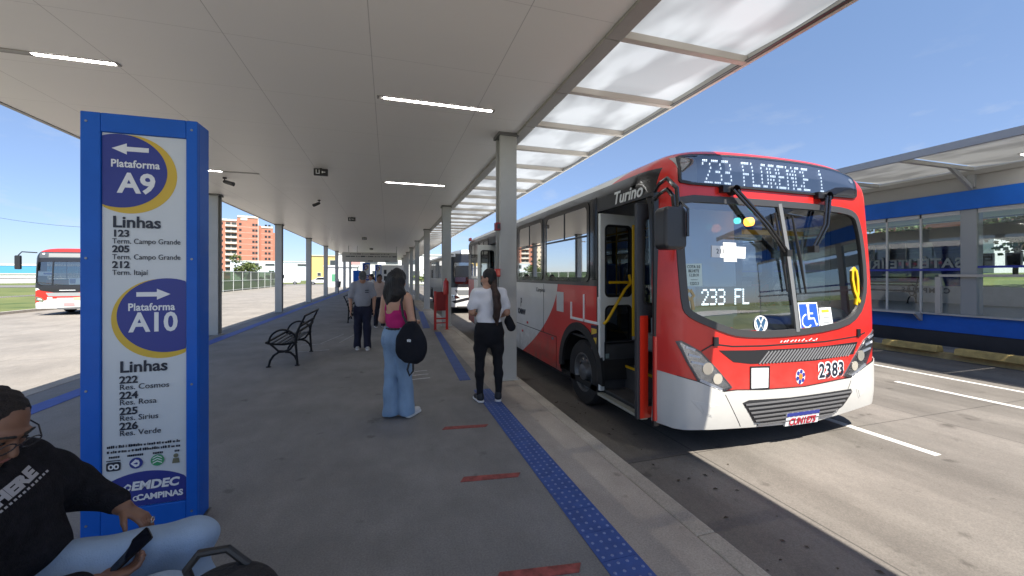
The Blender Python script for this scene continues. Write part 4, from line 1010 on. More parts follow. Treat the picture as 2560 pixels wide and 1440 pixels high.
def parts_back(b):
    p = on_front([(-1.25,3.02),(1.25,3.02),(1.25,2.78),(-1.25,2.78)], .002, .004).build('destination_sign', far_black, b, smooth=0)
    on_front([(-1.2,2.62),(1.2,2.62),(1.2,2.40),(-1.2,2.40)], -.02, .004).build('sun_blind', white_print, b, smooth=0)
    on_front([(-1.30,1.18),(1.30,1.18),(1.1,.92),(-1.1,.92)], .003, .004).build('grille', grey_plastic, b, smooth=0)
    on_front([(-1.45,.62),(-.7,.80),(.7,.80),(1.45,.62),(1.3,.52),(.6,.68),(-.6,.68),(-1.3,.52)], .003, .006).build('bumper_trim', far_black, b, smooth=0)
    on_front([(-1.2,.36),(1.2,.36),(1.1,.27),(-1.1,.27)], .003, .006).build('lower_grille', far_black, b, smooth=0)
    on_front([(-1.28,1.82),(-.75,1.82),(-.75,1.60),(-1.28,1.60)], -.02, .004).build('route_card', mat('route_card_blue', (.30,.45,.62), .5), b, smooth=0)
    for k in range(4): line_front([(-1.25,2.25-.14*k),(.2,2.2-.16*k)], .02, -.015, .004).build('reflection_bar', far_white, b, smooth=0) if False else None
    for sg in (-1, 1):
        h = on_front([(sg*1.46,.95),(sg*1.15,.88),(sg*1.02,.78),(sg*1.40,.74)], .002, .008).build('headlight', chrome, b, smooth=0)
        g = MB(); g.tube([(sg*1.35,.12,2.95),(sg*1.72,-.22,2.96),(sg*1.80,-.28,2.80)], .025, 6); m_ = g.build('mirror_arm', far_black, b); g = MB(); g.prism(rrect(sg*1.80-.12, sg*1.80+.12, 2.15, 2.8, .05), 'xz', -.34, -.22); g.build('mirror', far_black, m_, smooth=0, bev=.02)
    g = MB(); g.tube([(-.9,-.02,1.45),(-.35,-.0,2.1)], .015, 6); g.tube([(.2,-.02,1.45),(.7,-.0,2.1)], .015, 6); g.build('wiper', far_black, b)
    g = MB(); g.box(-1.2,1.2,.45,.75,1.32,1.45); g.build('dashboard', grey_plastic, b, smooth=0)
left_bus.scale = (.80, .95, .95)
back_bus = far_bus((4.25, 18.9, ZR), 'white fronted bus with dark side queueing behind the large red bus', 11, pick_back, [far_white, far_white, far_black, far_black], FWS, parts_back)

# ---------------------------------------------------------------- blue sign pylon
def build_pylon():
    t = thing('sign_pylon', 'tall blue sign pylon for platforms A9 and A10 beside the seated man', 'sign', (-1.4675, 3.07, 0))
    W, D, Ht = .5925/2, .155, 2.585
    g = MB(); g.box(-W, W, .004, D, .006, Ht); g.box(-W, -W+.098, -.022, .004, .006, Ht); g.box(W-.062, W, -.022, .004, .006, Ht); g.box(-W+.098, W-.062, -.022, .004, Ht-.115, Ht); g.box(-W+.098, W-.062, -.022, .004, .006, .16)
    g.build('case', blue_paint, t, smooth=0, bev=.006)
    x0, x1, z0, z1 = -W+.1, W-.064, .162, Ht-.117
    g = MB(); g.box(x0, x1, -.008, .003, z0, z1); pn = g.build('panel', panel_white, t, smooth=0)
    def disc(name, cx, cz, rx, rz, m_, y, clip=True, zlo=None):
        P = [(cx+rx*math.cos(k*2*PI/64), cz+rz*math.sin(k*2*PI/64)) for k in range(64)]
        Q = []
        for i in range(64):                              # clip against the panel edges
            Q.append((min(x1-.001, max(x0+.001, P[i][0])), max(zlo, P[i][1]) if zlo else P[i][1]))
        R_ = [q for i, q in enumerate(Q) if (abs(q[0]-Q[i-1][0])+abs(q[1]-Q[i-1][1])) > 1e-5]
        g = MB(); g.prism(R_, 'xz', y, y+.0012); return g.build(name, m_, pn, smooth=0)
    Pz = lambda py: 1.6-(py-687)/999*2.56          # design heights read off the sign
    def TM(x, z, y=-.0125): return Matrix.Translation((x, y, z))
    lum = white_print
    disc('yellow_disc', -.062, 2.222, .245, .243, yellow_print, -.0095); disc('blue_disc', -.108, 2.240, .240, .226, navy_print, -.011)
    disc('yellow_disc', .105, 1.325, .258, .250, yellow_print, -.0095); disc('blue_disc', .130, 1.345, .255, .233, navy_print, -.011)
    disc('blue_disc', .022, .14, .31, .235, navy_print, -.0095, zlo=.163)
    def arrow(x, z, s, l):
        g = MB(); g.prism([(x-s*l/2, z-.014),(x+s*l*.1, z-.014),(x+s*l*.1, z-.034),(x+s*l/2, z),(x+s*l*.1, z+.034),(x+s*l*.1, z+.014),(x-s*l/2, z+.014)], 'xz', -.0135, -.0118); g.build('arrow', lum, pn, smooth=0)
    arrow(-.055, 2.376, -1, .185); arrow(.062, 1.478, 1, .175)
    T = lambda n_, s, sz, x, z, m_=ink, **k: lettering(n_, s, sz, m_, pn, TM(x, z), depth=.0006, **k)
    T('platform_word', 'Plataforma', .064, -.030, 2.283, lum, bold=.0016, sx=.86, spacing=1.04); T('platform_code', 'A9', .170, -.022, 2.160, lum, bold=.005, sx=.95)
    T('platform_word', 'Plataforma', .064, .052, 1.397, lum, bold=.0016, sx=.84, spacing=1.04); T('platform_code', 'A10', .165, .064, 1.298, lum, bold=.0045, sx=.90)
    lx = x0+.05
    def TL(n_, s, sz, z, b_=0, **k): T(n_, s, sz, lx, z, align='LEFT', bold=b_, **k)
    lines = [('lines_heading','Linhas',.098,1.922,.0022),('line_number','123',.058,1.853,.0018),('line_name','Term. Campo Grande',.046,1.806,0),('line_number','205',.058,1.757,.0018),('line_name','Term. Campo Grande',.046,1.709,0),('line_number','212',.058,1.660,.0018),('line_name','Term. Itajaí',.046,1.613,0)]
    for n_, s, sz, z, b_ in lines: TL(n_, s, sz, z, b_, sx=.84 if n_ == 'line_name' else 1.0)
    lx = x0+.085
    lines = [('lines_heading','Linhas',.098,1.028,.0022),('line_number','222',.062,.950,.0018),('line_name','Res. Cosmos',.048,.906,0),('line_number','224',.062,.854,.0018),('line_name','Res. Rosa',.048,.812,0),('line_number','225',.062,.757,.0018),('line_name','Res. Sirius',.048,.715,0),('line_number','226',.062,.664,.0018),('line_name','Res. Verde',.048,.622,0)]
    for n_, s, sz, z, b_ in lines: TL(n_, s, sz, z, b_)
    g = MB(); rr = random.Random(9)
    for z in (.545, .515):
        x = x0+.025
        while x < x1-.03:
            wd = rr.uniform(.004,.010); g.box(x, x+wd, -.0135, -.0118, z-.008, z+rr.uniform(.002,.009)); x += wd+rr.choice((.003,.004,.009))
    for k, x in enumerate((-.165,-.06,.055,.155)):
        n_ = (6,9,6,3)[k]
        for j in range(n_): g.box(x+.03-.0045*n_+.009*j, x+.036-.0045*n_+.009*j, -.0135, -.0118, .476, .488)
    g.build('small_print', ink, pn, smooth=0)
    # four partner emblems
    g = MB(); g.prism(rrect(-.175,-.105,.398,.452,.012), 'xz', -.0135, -.0118); g.box(-.175,-.105,-.0135,-.0118,.458,.463); e = g.build('emblem', ink, pn, smooth=0)
    g = MB(); g.ring(rrect(-.165,-.138,.408,.440,.012), rrect(-.158,-.145,.415,.433,.006), 'xz', -.0150, -.0136); g.ring(rrect(-.138,-.112,.408,.440,.012), rrect(-.131,-.119,.415,.433,.006), 'xz', -.0152, -.0136); g.build('emblem_mark', lum, e, smooth=0)
    def circ(cx, cz, r_, n=24): return [(cx+r_*math.cos(2*PI*k/n), cz+r_*math.sin(2*PI*k/n)) for k in range(n)]
    g = MB(); g.prism(circ(-.027,.432,.034), 'xz', -.0135, -.0118); e = g.build('emblem', navy_print, pn, smooth=0)
    g = MB(); g.prism([(-.054,.432),(-.03,.408),(-.012,.415),(-.008,.432),(-.012,.449),(-.03,.456)], 'xz', -.0150, -.0136); g.build('emblem_mark', lum, e, smooth=0)
    g = MB(); g.prism([(-.040,.430),(-.022,.424),(-.016,.430),(-.022,.438)], 'xz', -.0160, -.0151); g.build('emblem_eye', navy_print, e, smooth=0)
    g = MB(); g.prism(circ(.082,.436,.035), 'xz', -.0135, -.0118); e = g.build('emblem', mat('emblem_green', (.04,.30,.12), .5), pn, smooth=0)
    g = MB()
    for dz in (-.016, 0, .016): g.prism([(.058,.432+dz),(.082,.444+dz),(.106,.432+dz),(.106,.437+dz),(.082,.450+dz),(.058,.438+dz)], 'xz', -.0150, -.0136)
    g.build('emblem_mark', lum, e, smooth=0)
    g = MB(); g.prism(circ(.178,.452,.013,14), 'xz', -.0135, -.0118); g.prism([(.158,.405),(.198,.405),(.192,.436),(.164,.436)], 'xz', -.0135, -.0118); g.build('emblem', mat('emblem_olive', (.16,.16,.10), .6), pn, smooth=0)
    g = MB(); g.prism([(-.095,.285),(-.070,.262),(-.055,.270),(-.055,.300),(-.070,.308)], 'xz', -.0135, -.0118); e = g.build('operator_mark', lum, pn, smooth=0)
    g = MB(); g.prism(circ(-.068,.285,.010,12), 'xz', -.0150, -.0136); g.build('mark_eye', navy_print, e, smooth=0)
    T('operator_name', '·EMDEC', .072, .06, .287, lum, bold=.003, shear=.15, sx=1.05)
    g = MB(); g.ring(circ(-.028,.212,.016,16), circ(-.028,.212,.010,16), 'xz', -.0135, -.0118); g.build('city_mark', lum, pn, smooth=0)
    T('city_name', 'CAMPINAS', .050, .095, .214, lum, bold=.002, sx=1.0)
    g = MB()
    for x in (-W+.03, W-.03):
        for z in (.09, .9, 1.7, Ht-.06): g.lathe([(.0,-.0255),(.007,-.0255),(.0075,-.0215)], 8, 'y', (x, 0, z))
    g.build('screw', mat('screw_steel', (.25,.27,.30), .4, metal=.7), t)
    g = MB(); g.box(-W-.01, W+.01, -.03, D+.01, .0, .006); g.build('foot_plate', dark_steel, t, smooth=0)
    return t
pylon = build_pylon()

# ---------------------------------------------------------------- cast-iron benches
iron = mat('bench_iron', (.005,.0055,.008), .55, spec=.3)
def make_bench(label, loc, rz, L_=1.42):
    """bench facing -x in its own frame: seat at -x, back towards +x, length along y"""
    t = thing('bench', label, 'bench', loc, rz, 'black iron benches')
    def arc(cx, cz, r_, a0, a1, n=12, rz_=None): return [(cx+r_*math.cos(R(a0+(a1-a0)*k/n)), cz+(rz_ or r_)*math.sin(R(a0+(a1-a0)*k/n))) for k in range(n+1)]
    for yy in (.04, L_-.04):
        g = MB(); P = lambda pts: [(x, yy, z) for x, z in pts]
        g.tube(P([(.20,.015),(.19,.20),(.17,.42),(.20,.60),(.26,.74),(.325,.88)]), [.021,.019,.023,.020,.018,.016], 8)      # rear leg running up into the back
        g.tube(P([(-.245,.015),(-.225,.11),(-.17,.20),(-.09,.255),(.0,.26),(.09,.24),(.16,.17),(.19,.10)]), .019, 8)
        g.tube(P([(-.22,.40),(-.16,.34),(-.10,.275),(.0,.265),(.08,.29),(.13,.36),(.17,.41)]), .018, 8)
        g.tube(P([(-.27,.415),(-.15,.395),(.0,.385),(.10,.40),(.175,.415)]), .019, 8)
        for x in (-.245,.20): g.cbox((x, yy, .010), (.07,.05,.016))
        f = g.build('end_frame', iron, t)
        g = MB(); g.tube(P(arc(-.03,.42,.215,180,0,14,.22)+[(.19,.40)]), .017, 8); g.build('armrest', iron, f)
    for k, (x, z) in enumerate(((-.275,.432),(-.19,.418),(-.105,.405),(-.02,.402),(.065,.410),(.14,.425))):
        g = MB(); g.cbox((x, L_/2, z), (.045 if k else .03, L_, .018 if k else .035)); g.build('seat_slat', iron, t, smooth=0, bev=.004)
    for x, z, h in ((.225,.60,.05),(.255,.70,.05),(.325,.875,.035)):
        g = MB(); g.cbox((x, L_/2, z), (.018, L_+(.06 if z > .8 else 0), h), Matrix.Rotation(R(20), 3, 'Y')); g.build('back_slat', iron, t, smooth=0, bev=.004)
    return t
make_bench('black iron bench with hooped arms standing alone on the open platform floor', (-1.73, 7.80, 0), 0)
make_bench('black iron bench half hidden behind the man in the cap', (-1.08, 15.6, 0), PI, 1.35)

# ---------------------------------------------------------------- red fittings on the right kerb
stand_red = mat('stand_red', (.48,.018,.014), .35, coat=.3)
t = thing('extinguisher_stand', 'red metal extinguisher stand on legs before the second kerb column', 'extinguisher stand', (1.47, 11.75, .004))
g = MB(); g.box(-.17,.17,-.012,.012,.55,1.10); g.build('back_panel', mat('stand_red_dark', (.25,.012,.012), .5), t, smooth=0)
for x in (-.17,.17):
    g = MB(); g.box(x-.035,x+.035,-.03,.03,.008,1.12); g.box(x-.06,x+.06,-.06,.06,0,.008); g.build('leg', stand_red, t, smooth=0, bev=.004)
g = MB(); g.box(-.135,.135,-.02,.02,.30,.345); g.box(-.135,.135,-.02,.02,.18,.21); g.build('crossbar', stand_red, t, smooth=0)
g = MB(); g.lathe([(.0,1.02),(.075,1.02),(.08,1.06),(.08,1.36),(.065,1.42),(.03,1.45),(.03,1.5),(0,1.5)], 18, c=(.13,-.09,0)); g.build('extinguisher', stand_red, t)
def callbox(loc, label, glow):
    t = thing('alarm_box', label, 'alarm', loc)
    g = MB(); g.box(-.075,.0,-.05,.05,-.06,.06); g.build('case', mat('alarm_red_lit', (.55,.03,.02), .35) if glow else mat('alarm_red', (.22,.008,.018), .35), t, smooth=0, bev=.008)
    g = MB(); g.box(-.05,-.01,-.058,-.05,-.035,.035); g.build('lens', mat('alarm_lens', (.75,.16,.10), .2) if glow else black_plastic, t, smooth=0)
    return t
callbox((1.606, 5.815, 2.325), 'dark red alarm sounder fixed high on the nearest kerb column', False)
callbox((1.606, 5.815, 1.63), 'bright red alarm button fixed low on the nearest kerb column', True)

# ---------------------------------------------------------------- shelter across the road
def build_shelter():
    t = thing('bus_shelter', 'long blue banded glass bus station across the lanes on the right', 'shelter', (13.2, 0, 0))
    Y0, Y1 = -6, 46; X1 = 5.2
    g = MB(); g.box(0, X1+.2, Y0, Y1, -.34, .19); g.build('plinth', mat('plinth_black', (.028,.028,.032), .6, var=.25, vscale=2), t, smooth=0)
    g = MB(); g.box(-.02, .12, Y0, Y1, .193, .60); g.build('blue_band', blue_paint, t, smooth=0, bev=.004)
    g = MB(); g.box(-.10, X1, Y0, Y1, .603, .64); g.box(.13, X1, Y0, Y1, .193, .602); g.build('floor', mat('shelter_floor', (.40,.40,.39), .6, var=.1), t, smooth=0)
    g = MB(); g.box(-.32, -.102, 6.72, 12.5, .60, .635); g.prism([(-.30,.60),(-.02,.60),(-.02,.42),(-.06,.42)], 'xz', 6.72, 6.78); g.build('door_ledge', mat('ledge_alloy', (.50,.50,.49), .4, metal=.3), t, smooth=0)
    g = MB(); g.box(-.04, .10, Y0, Y1, 3.16, 3.60); g.build('fascia', blue_paint, t, smooth=0)
    pale = mat('shelter_pale', (.50,.50,.48), .5, var=.04); dk = mat('shelter_grey', (.30,.315,.33), .5)
    g = MB(); g.box(0, .08, Y0, Y1, 3.603, 4.02); g.box(-.06, .0, Y0, Y1, 3.95, 4.06); g.build('upper_wall', mat('upper_wall_grey', (.30,.30,.295), .5), t, smooth=0)
    g = MB(); g.box(.0, X1+1.5, Y0, Y1, 4.062, 4.20); g.build('roof', pale, t, smooth=0)
    g = MB(); g.box(.085, X1, Y0, Y1, 3.40, 3.43); g.build('ceiling', ceil_m, t, smooth=0)
    bm_ = MB(); bm_.box(-2.66, -.06, -.045, .045, 4.05, 4.13); br = MB(); br.box(-.10, .0, -.06, .06, 3.66, 3.95); br.prism([(-.9,4.05),(-.7,4.05),(-.06,3.70),(-.06,3.60)], 'xz', -.03, .03)
    b0 = bm_.build('roof_beam', pale, t, smooth=0); r0 = br.build('bracket', dk, t, smooth=0); first = True
    for k in range(27):
        yy = -5.6+1.9*k
        o = b0 if k == 0 else b0.copy()
        if k: COL.objects.link(o); o.parent = t
        o.location.y = yy
        if k % 2 == 0:
            o = r0 if k == 0 else r0.copy()
            if k: COL.objects.link(o); o.parent = t
            o.location.y = yy
        if k < 26: sheet(-2.64, -.02, yy+.05, yy+1.85, .04, 300+k).build('translucent_panel', poly_m2, t, smooth=60).location.z = 4.07
    g = MB(); g.box(-2.74, -2.663, Y0, Y1, 4.03, 4.18); g.build('edge_rail', mat('shelter_edge', (.30,.31,.33), .4), t, smooth=0)
    # posts of the glass front
    post = MB(); post.box(.0, .26, -.14, .14, .642, 3.155); p0 = post.build('post', mat('shelter_post', (.27,.285,.29), .5), t, smooth=0, bev=.006); first = True
    for yy in (-.9, 5.88, 12.6, 19.3, 26, 32.7, 39.4):
        o = p0 if first else p0.copy()
        if not first: COL.objects.link(o); o.parent = t
        first = False; o.location.y = yy
    sg = glass('shelter_glass', (.84,.89,.93), refl=.10); 
    edges = [-6,-3.5,-.9,1.8,4.0,5.74]+[6.03,6.79,7.53,8.6,9.9,11.2,12.45,14.5,16.6,19.1,22,26,30,34,39,46]
    for a, c in zip(edges[:-1], edges[1:]):
        if c-a < .4: continue
        g = MB(); g.add([(.05,a+.01,.645),(.05,c-.01,.645),(.05,c-.01,3.15),(.05,a+.01,3.15)], [(0,1,2,3)]); p = g.build('glass_pane', sg, t, smooth=0, fix=False)
    g = MB()
    for e in edges:
        if abs(e-5.9) > .3: g.box(.03,.07,e-.02,e+.02,.642,3.155)
    g.box(.03,.07,Y0,5.73,3.06,3.155); g.box(.03,.07,6.04,Y1,3.06,3.155); g.build('mullion', pale, t, smooth=0)
    g = MB(); g.box(.02,.045,6.03,Y1,1.70,1.755); g.box(.02,.045,Y0,5.73,1.76,1.81); g.build('safety_stripe', mat('stripe_blue', (.015,.03,.28), .4), t, smooth=0)
    g = MB(); g.box(-.10,-.04,Y0,6.37,1.55,1.61); g.box(-.12,-.03,6.33,6.43,.642,1.545); g.box(-.12,-.03,.9,1.0,.642,1.545); g.build('handrail', mat('shelter_rail', (.42,.40,.37), .4), t, smooth=0)
    # rear side of the shelter: sill wall, glass with mirrored lettering, header beam
    g = MB(); g.box(4.70,4.80,Y0,Y1,.642,1.22); g.build('rear_sill_wall', mat('sill_beige', (.76,.69,.61), .7, var=.06), t, smooth=0)
    g = MB(); g.box(4.68,4.84,Y0,Y1,2.72,3.20); g.box(4.70,4.80,Y0,Y1,3.36,3.40); g.build('rear_beam', dk, t, smooth=0)
    bg_ = glass('rear_glass_film', (.5,.55,.7), refl=.08, opaque=.72, base=(.20,.22,.36)); cg = glass('rear_glass_clear', (.74,.80,.80), refl=.06)
    for a, c, m_ in ((7.9,9.3,bg_),(9.3,10.8,bg_),(10.8,12.4,bg_),(12.4,15,bg_),(15,19,bg_),(19,26,bg_),(26,46,bg_),(4.8,7.85,cg),(1.5,4.8,cg),(-2,1.5,cg),(-6,-2,cg)):
        g = MB(); g.add([(4.75,a,1.22),(4.75,c,1.22),(4.75,c,2.72),(4.75,a,2.72)], [(0,1,2,3)]); g.build('rear_pane', m_, t, smooth=0, fix=False)
    g = MB(); g.add([(4.75,7.9,1.22),(4.75,8.55,1.22),(4.75,8.9,2.72),(4.75,7.9,2.72)], [(0,1,2,3)]); g.v = [(4.742, y, z) for _, y, z in g.v]; g.build('navy_film', glass('navy_film', (.10,.12,.4), refl=.06, opaque=.8, base=(.02,.03,.16)), t, smooth=0, fix=False)
    MM = lambda y, z: Matrix.Translation((4.70, y, z)) @ Matrix(((0,1,0,0),(1,0,0,0),(0,0,1,0),(0,0,0,1)))   # mirrored, as read from the back of the glass
    lettering('wall_lettering', 'SATÉLITE ÍRIS', .44, mat('film_letter', (.84,.84,.82), .5), t, MM(8.10, 1.98), bold=.012, depth=.002, align='LEFT', spacing=1.12)
    lettering('sill_lettering', 'CAMPINAS', .24, ink, t, Matrix.Translation((4.69, 8.40, 1.05)) @ Matrix(((0,1,0,0),(1,0,0,0),(0,0,1,0),(0,0,0,1))), bold=.006, depth=.002, align='LEFT', spacing=1.2)
    for y, z, a, h in ((10.80,2.46,.42,.60),(9.83,2.46,.46,.60),(7.55,2.05,.28,.38),(6.98,2.05,.28,.38),(12.1,2.46,.42,.6)):
        g = MB(); g.box(4.66,4.70,y-a/2,y+a/2,z-h/2,z+h/2); w_ = g.build('notice_screen', black_gloss, t, smooth=0)
        g = MB(); g.ring([(y-a/2-.03,z-h/2-.03),(y+a/2+.03,z-h/2-.03),(y+a/2+.03,z+h/2+.03),(y-a/2-.03,z+h/2+.03)], [(y-a/2,z-h/2),(y+a/2,z-h/2),(y+a/2,z+h/2),(y-a/2,z+h/2)], 'yz', 4.655, 4.70); g.build('screen_frame', pale, w_, smooth=0)
    g = MB(); g.box(4.66,4.69,9.30,9.42,2.02,2.10); g.box(4.66,4.69,9.30,9.42,1.88,1.96); g.build('switch_plate', grey_plastic, t, smooth=0)
    g = MB(); g.box(-.055,-.03,5.0,5.62,3.82,3.86); g.v = [(x+.9, y, z-.4) for x, y, z in g.v]; g.build('strip_light', lamp_on, t, smooth=0)
    return t
poly_m2 = poly_mat('shelter_polycarbonate', (.20,.20,.19), (.50,.50,.48), .55)
build_shelter()
t = make_bench('dark slatted bench standing inside the glass station on the right', (16.9, 8.85, .64), 0, 1.55); t['group'] = 'slatted benches'
# slim strip light under the shelter's overhang
t = thing('ceiling_light', 'slim glowing light under the roof edge of the station on the right', 'ceiling light', (12.6, 4.6, 4.03))
g = MB(); g.box(-.55,.55,-.05,.05,-.02,.0); g.build('frame', trim_m, t, smooth=0)
g = MB(); g.box(-.50,.50,-.03,.03,-.03,-.021); g.build('diffuser', lamp_on, t, smooth=0)
# yellow wheel stops along the shelter kerb
g = MB(); g.box(11.9, 12.9, -8, 46, -.34, -.13); struct('pavement', g, concrete('pavement_concrete', (.26,.25,.235), stains=.5), smooth=0)
g = MB(); g.box(11.70, 11.897, -8, 46, -.34, -.12); struct('kerb_east', g, mat('kerb_faded_yellow', (.40,.31,.14), .8, var=.3, vscale=5), smooth=0)
ws_m = mat('wheel_stop_yellow', (.42,.30,.10), .8, var=.3, vscale=6)
for k in range(6):
    g = MB(); g.prism([(-.14,0),(.14,0),(.09,.14),(-.09,.14)], 'xz', -.52, .52); o = g.build('wheel_stop', ws_m, None, smooth=0, bev=.02); o.location = (11.72-.02*(k % 2), 3.55+1.32*k, -.125 if False else -.12)
    tag(o, f'{ORD[k]} worn yellow concrete wheel stop on the kerb below the blue station', 'wheel stop', 'yellow wheel stops')
# ---------------------------------------------------------------- background
def brick_tower():
    t = thing('apartment_building', 'tall red brick apartment tower with white balconies beyond the road', 'building', (-66.5, 230, -.3), R(16.5))
    bm_ = mat('tower_brick', (.44,.185,.125), .8, var=.10, vscale=.6); cr_ = mat('tower_band', (.66,.60,.54), .8); cream = mat('tower_cream', (.66,.55,.44), .8)
    for x0, x1, h, d in ((-12.6,-5,29,-.0),(-5,3.9,31,-1.2),(3.9,5,27,1.2),(5,10.2,26.4,-.4),(10.2,12.8,23.6,.6)):
        g = MB(); g.box(x0+.003, x1-.003, d, 14, 0, h); g.build('wall', bm_, t, smooth=0)
    g = MB(); g.box(-19, -12.63, 2, 14, 0, 28.2); g.build('cream_wing', cream, t, smooth=0)
    g = MB(); g.box(-12.6,-5.2,-.25,.0,28.3,29.2); g.box(-4.9,3.8,-1.45,-1.2,30.2,31.2); g.box(-3.6,-.8,-1.35,-1.2,28.9,30.0); g.box(5.1,10.1,-.62,-.4,25.7,26.5); g.box(3.6,3.85,-1.4,-1.2,1,30)
    g.build('parapet', cr_, t, smooth=0)
    win = MB(); win.box(-.5,.5,-.06,.10,0,1.1); ws_ = win.build('window', mat('tower_window', (.03,.035,.04), .2), t, smooth=0)
    bal = MB(); bal.box(-1.15,1.15,-.9,.10,0,.14); bal.box(-1.15,1.15,-.95,-.88,.12,.95); bal.box(-1.1,1.1,-.05,.06,.15,2.3); bs = bal.build('balcony', [cr_], t, smooth=0)
    rec = MB(); rec.box(-1.0,1.0,-.08,-.052,.97,2.3); rec.build('balcony_opening', mat('tower_opening', (.06,.07,.065), .4), bs, smooth=0)
    lit = mat('tower_window_white', (.70,.68,.64), .5); first = True; firstb = True
    for fl in range(9):
        z = 3.2+2.82*fl
        for x, d in ((-11.2,0),(-3.7,-1.2),(1.75,-1.2),(3.05,-1.2),(7.1,-.4),(8.6,-.4),(-17.3,2),(-14.6,2)):
            o = ws_ if first else ws_.copy()
            if not first: COL.objects.link(o); o.parent = t
            first = False; o.location = (x, d, z+.6)
        for x in (-8.6,-6.3):
            o = bs if firstb else copy_tree(bs, t); firstb = False; o.location = (x, 0, z-.3)
    g = MB()
    for fl in range(9): z = 3.0+2.82*fl; g.box(-5,3.55,-1.245,-1.2,z,z+.10); g.box(5.05,10.1,-.445,-.4,z,z+.08)
    g.build('floor_band', cr_, t, smooth=0)
brick_tower()

def fence_run(a, b, h, label, post=2.5, mesh=(.30,.42,.28), opaque=.35, rails=(.1,.55,1.0), pc=(.62,.64,.62), group=None, name='mesh_fence'):
    a, b = Vector((*a, 0)), Vector((*b, 0)); d = b-a; L_ = d.length
    t = thing(name, label, 'fence', (a.x, a.y, -.30), math.atan2(d.y, d.x), group); pm = mat('fence_post_'+str(pc), pc, .5)
    n = max(1, round(L_/post)); p0 = None
    for k in range(n+1):
        if p0 is None: g = MB(); g.box(-.04,.04,-.04,.04,0,h); p0 = g.build('post', pm, t, smooth=0)
        else: o = p0.copy(); COL.objects.link(o); o.parent = t; o.location.x = L_*k/n
    for r_ in rails:
        g = MB(); g.box(0, L_, -.025, .025, h*r_-.05, h*r_); g.build('rail', pm, t, smooth=0)
    if opaque is not None:
        g = MB(); g.add([(0,0,.05),(L_,0,.05),(L_,0,h-.05),(0,0,h-.05)], [(0,1,2,3)]); g.build('mesh_panel', glass('fence_mesh_'+label[:9], mesh, refl=.0, rough=.5, opaque=opaque, base=tuple(c*.5 for c in mesh)), t, smooth=0, fix=False)
    return t
fence_run((-16.9,41), (-16.6,70), 2.3, 'green mesh fence with white posts below the brick apartment tower', 3.0, (.18,.26,.14), .45)
fence_run((-17.3,14), (-17.3,40), 1.75, 'pale tubular railing along the far road beside the parked bus', 4.2, opaque=None, rails=(.5,1.0), pc=(.60,.60,.58), name='railing')
fence_run((-9.2,79.5), (1.2,79.5), 1.7, 'pale mesh fence across the end of the bus road', 2.6, (.75,.78,.72), .12, pc=(.66,.68,.64))

leafs = {}
def leaf_mat(name, c): return mat(name, c, .75, var=.45, vscale=2.5)
def tree(loc, h, r, label, tint, seed, group='trees beyond the road', trunk=True, name='tree', cat='tree', flat=1.0):
    rr = random.Random(seed); t = thing(name, label, cat, loc, rr.uniform(0, 6), group); g = MB()
    cl = [(rr.gauss(0,.42)*r, rr.gauss(0,.42)*r, h-r*flat+rr.gauss(0,.42)*r*flat, rr.uniform(.28,.55)*r) for _ in range(11)]
    n = 900
    for _ in range(n):
        c = rr.choice(cl); v = Vector((rr.gauss(0,1), rr.gauss(0,1), rr.gauss(0,1))).normalized()*c[3]*rr.uniform(.55,1.05)
        p = Vector(c[:3])+Vector((v.x, v.y, v.z*.85*flat)); s_ = rr.uniform(.05,.10)*r**.75
        q = Matrix.Rotation(rr.uniform(0,6.3), 3, 'Z') @ Matrix.Rotation(rr.uniform(.2,2.4), 3, 'X')
        g.add([p+q @ Vector(u) for u in ((-s_,-s_*.7,0),(s_,-s_*.7,0),(s_*.8,s_*.8,s_*.3),(-s_*.8,s_*.8,-.2*s_))], [(0,1,2,3)])
    g.build('crown', leaf_mat('leaf_'+tint, {'dark': (.030,.060,.016), 'mid': (.050,.095,.022), 'pale': (.10,.13,.035)}[tint]), t, smooth=0, fix=False)
    if trunk:
        g = MB(); hb = h-r*1.2
        g.tube([(0,0,0),(.03*r,0,hb*.5),(0,.04*r,hb),(.05*r,0,h-r*.5)], [.10*r**.6,.085*r**.6,.07*r**.6,.03*r**.6], 8)
        for k in range(4): c = cl[k]; g.tube([(0,.03*r,hb*.8),((c[0])*.5,(c[1])*.5,(hb+c[2])/2),c[:3]], [.05*r**.6,.035*r**.6,.012], 6)
        g.build('trunk', mat('bark', (.10,.075,.05), .9, var=.3), t, smooth=40)
    return t
tree((-20.2, 66.5, -.3), 4.6, 1.9, 'small bushy tree at the end of the green mesh fence', 'pale', 1)
tree((-22.5, 93, -.3), 2.4, 1.7, 'round dark hedge bush on the verge beside the white van', 'dark', 2, trunk=False, name='bush', cat='bush', flat=.7)
tree((-25.5, 92, -.3), 2.2, 1.5, 'smaller dark hedge bush left of the round one on the verge', 'dark', 12, trunk=False, name='bush', cat='bush', flat=.7)
for k, (x, y, h, r_, tn) in enumerate(((-11.5,97,2.3,1.6,'mid'),(-8.5,98,2.0,1.5,'pale'),(-5.8,97,2.2,1.5,'mid'))):
    tree((x, y, -.3), h, r_, ['leafy garden bush before the left end of the yellow house','pale garden bush in the middle before the yellow house','leafy garden bush before the right end of the yellow house'][k], tn, 20+k, 'bushes before the yellow house', False, 'bush', 'bush', .7)
rr = random.Random(77)
for k in range(12):
    tree((34+rr.uniform(-3,9)+k*.8, 2+3.4*k, -.3), rr.uniform(4.5,7.5), rr.uniform(2.0,3.0), f'{(ORD+["ninth nearest","tenth nearest","eleventh nearest","last"])[k]} green tree standing behind the glass station', rr.choice(('dark','mid','pale')), 40+k, 'trees behind the station')
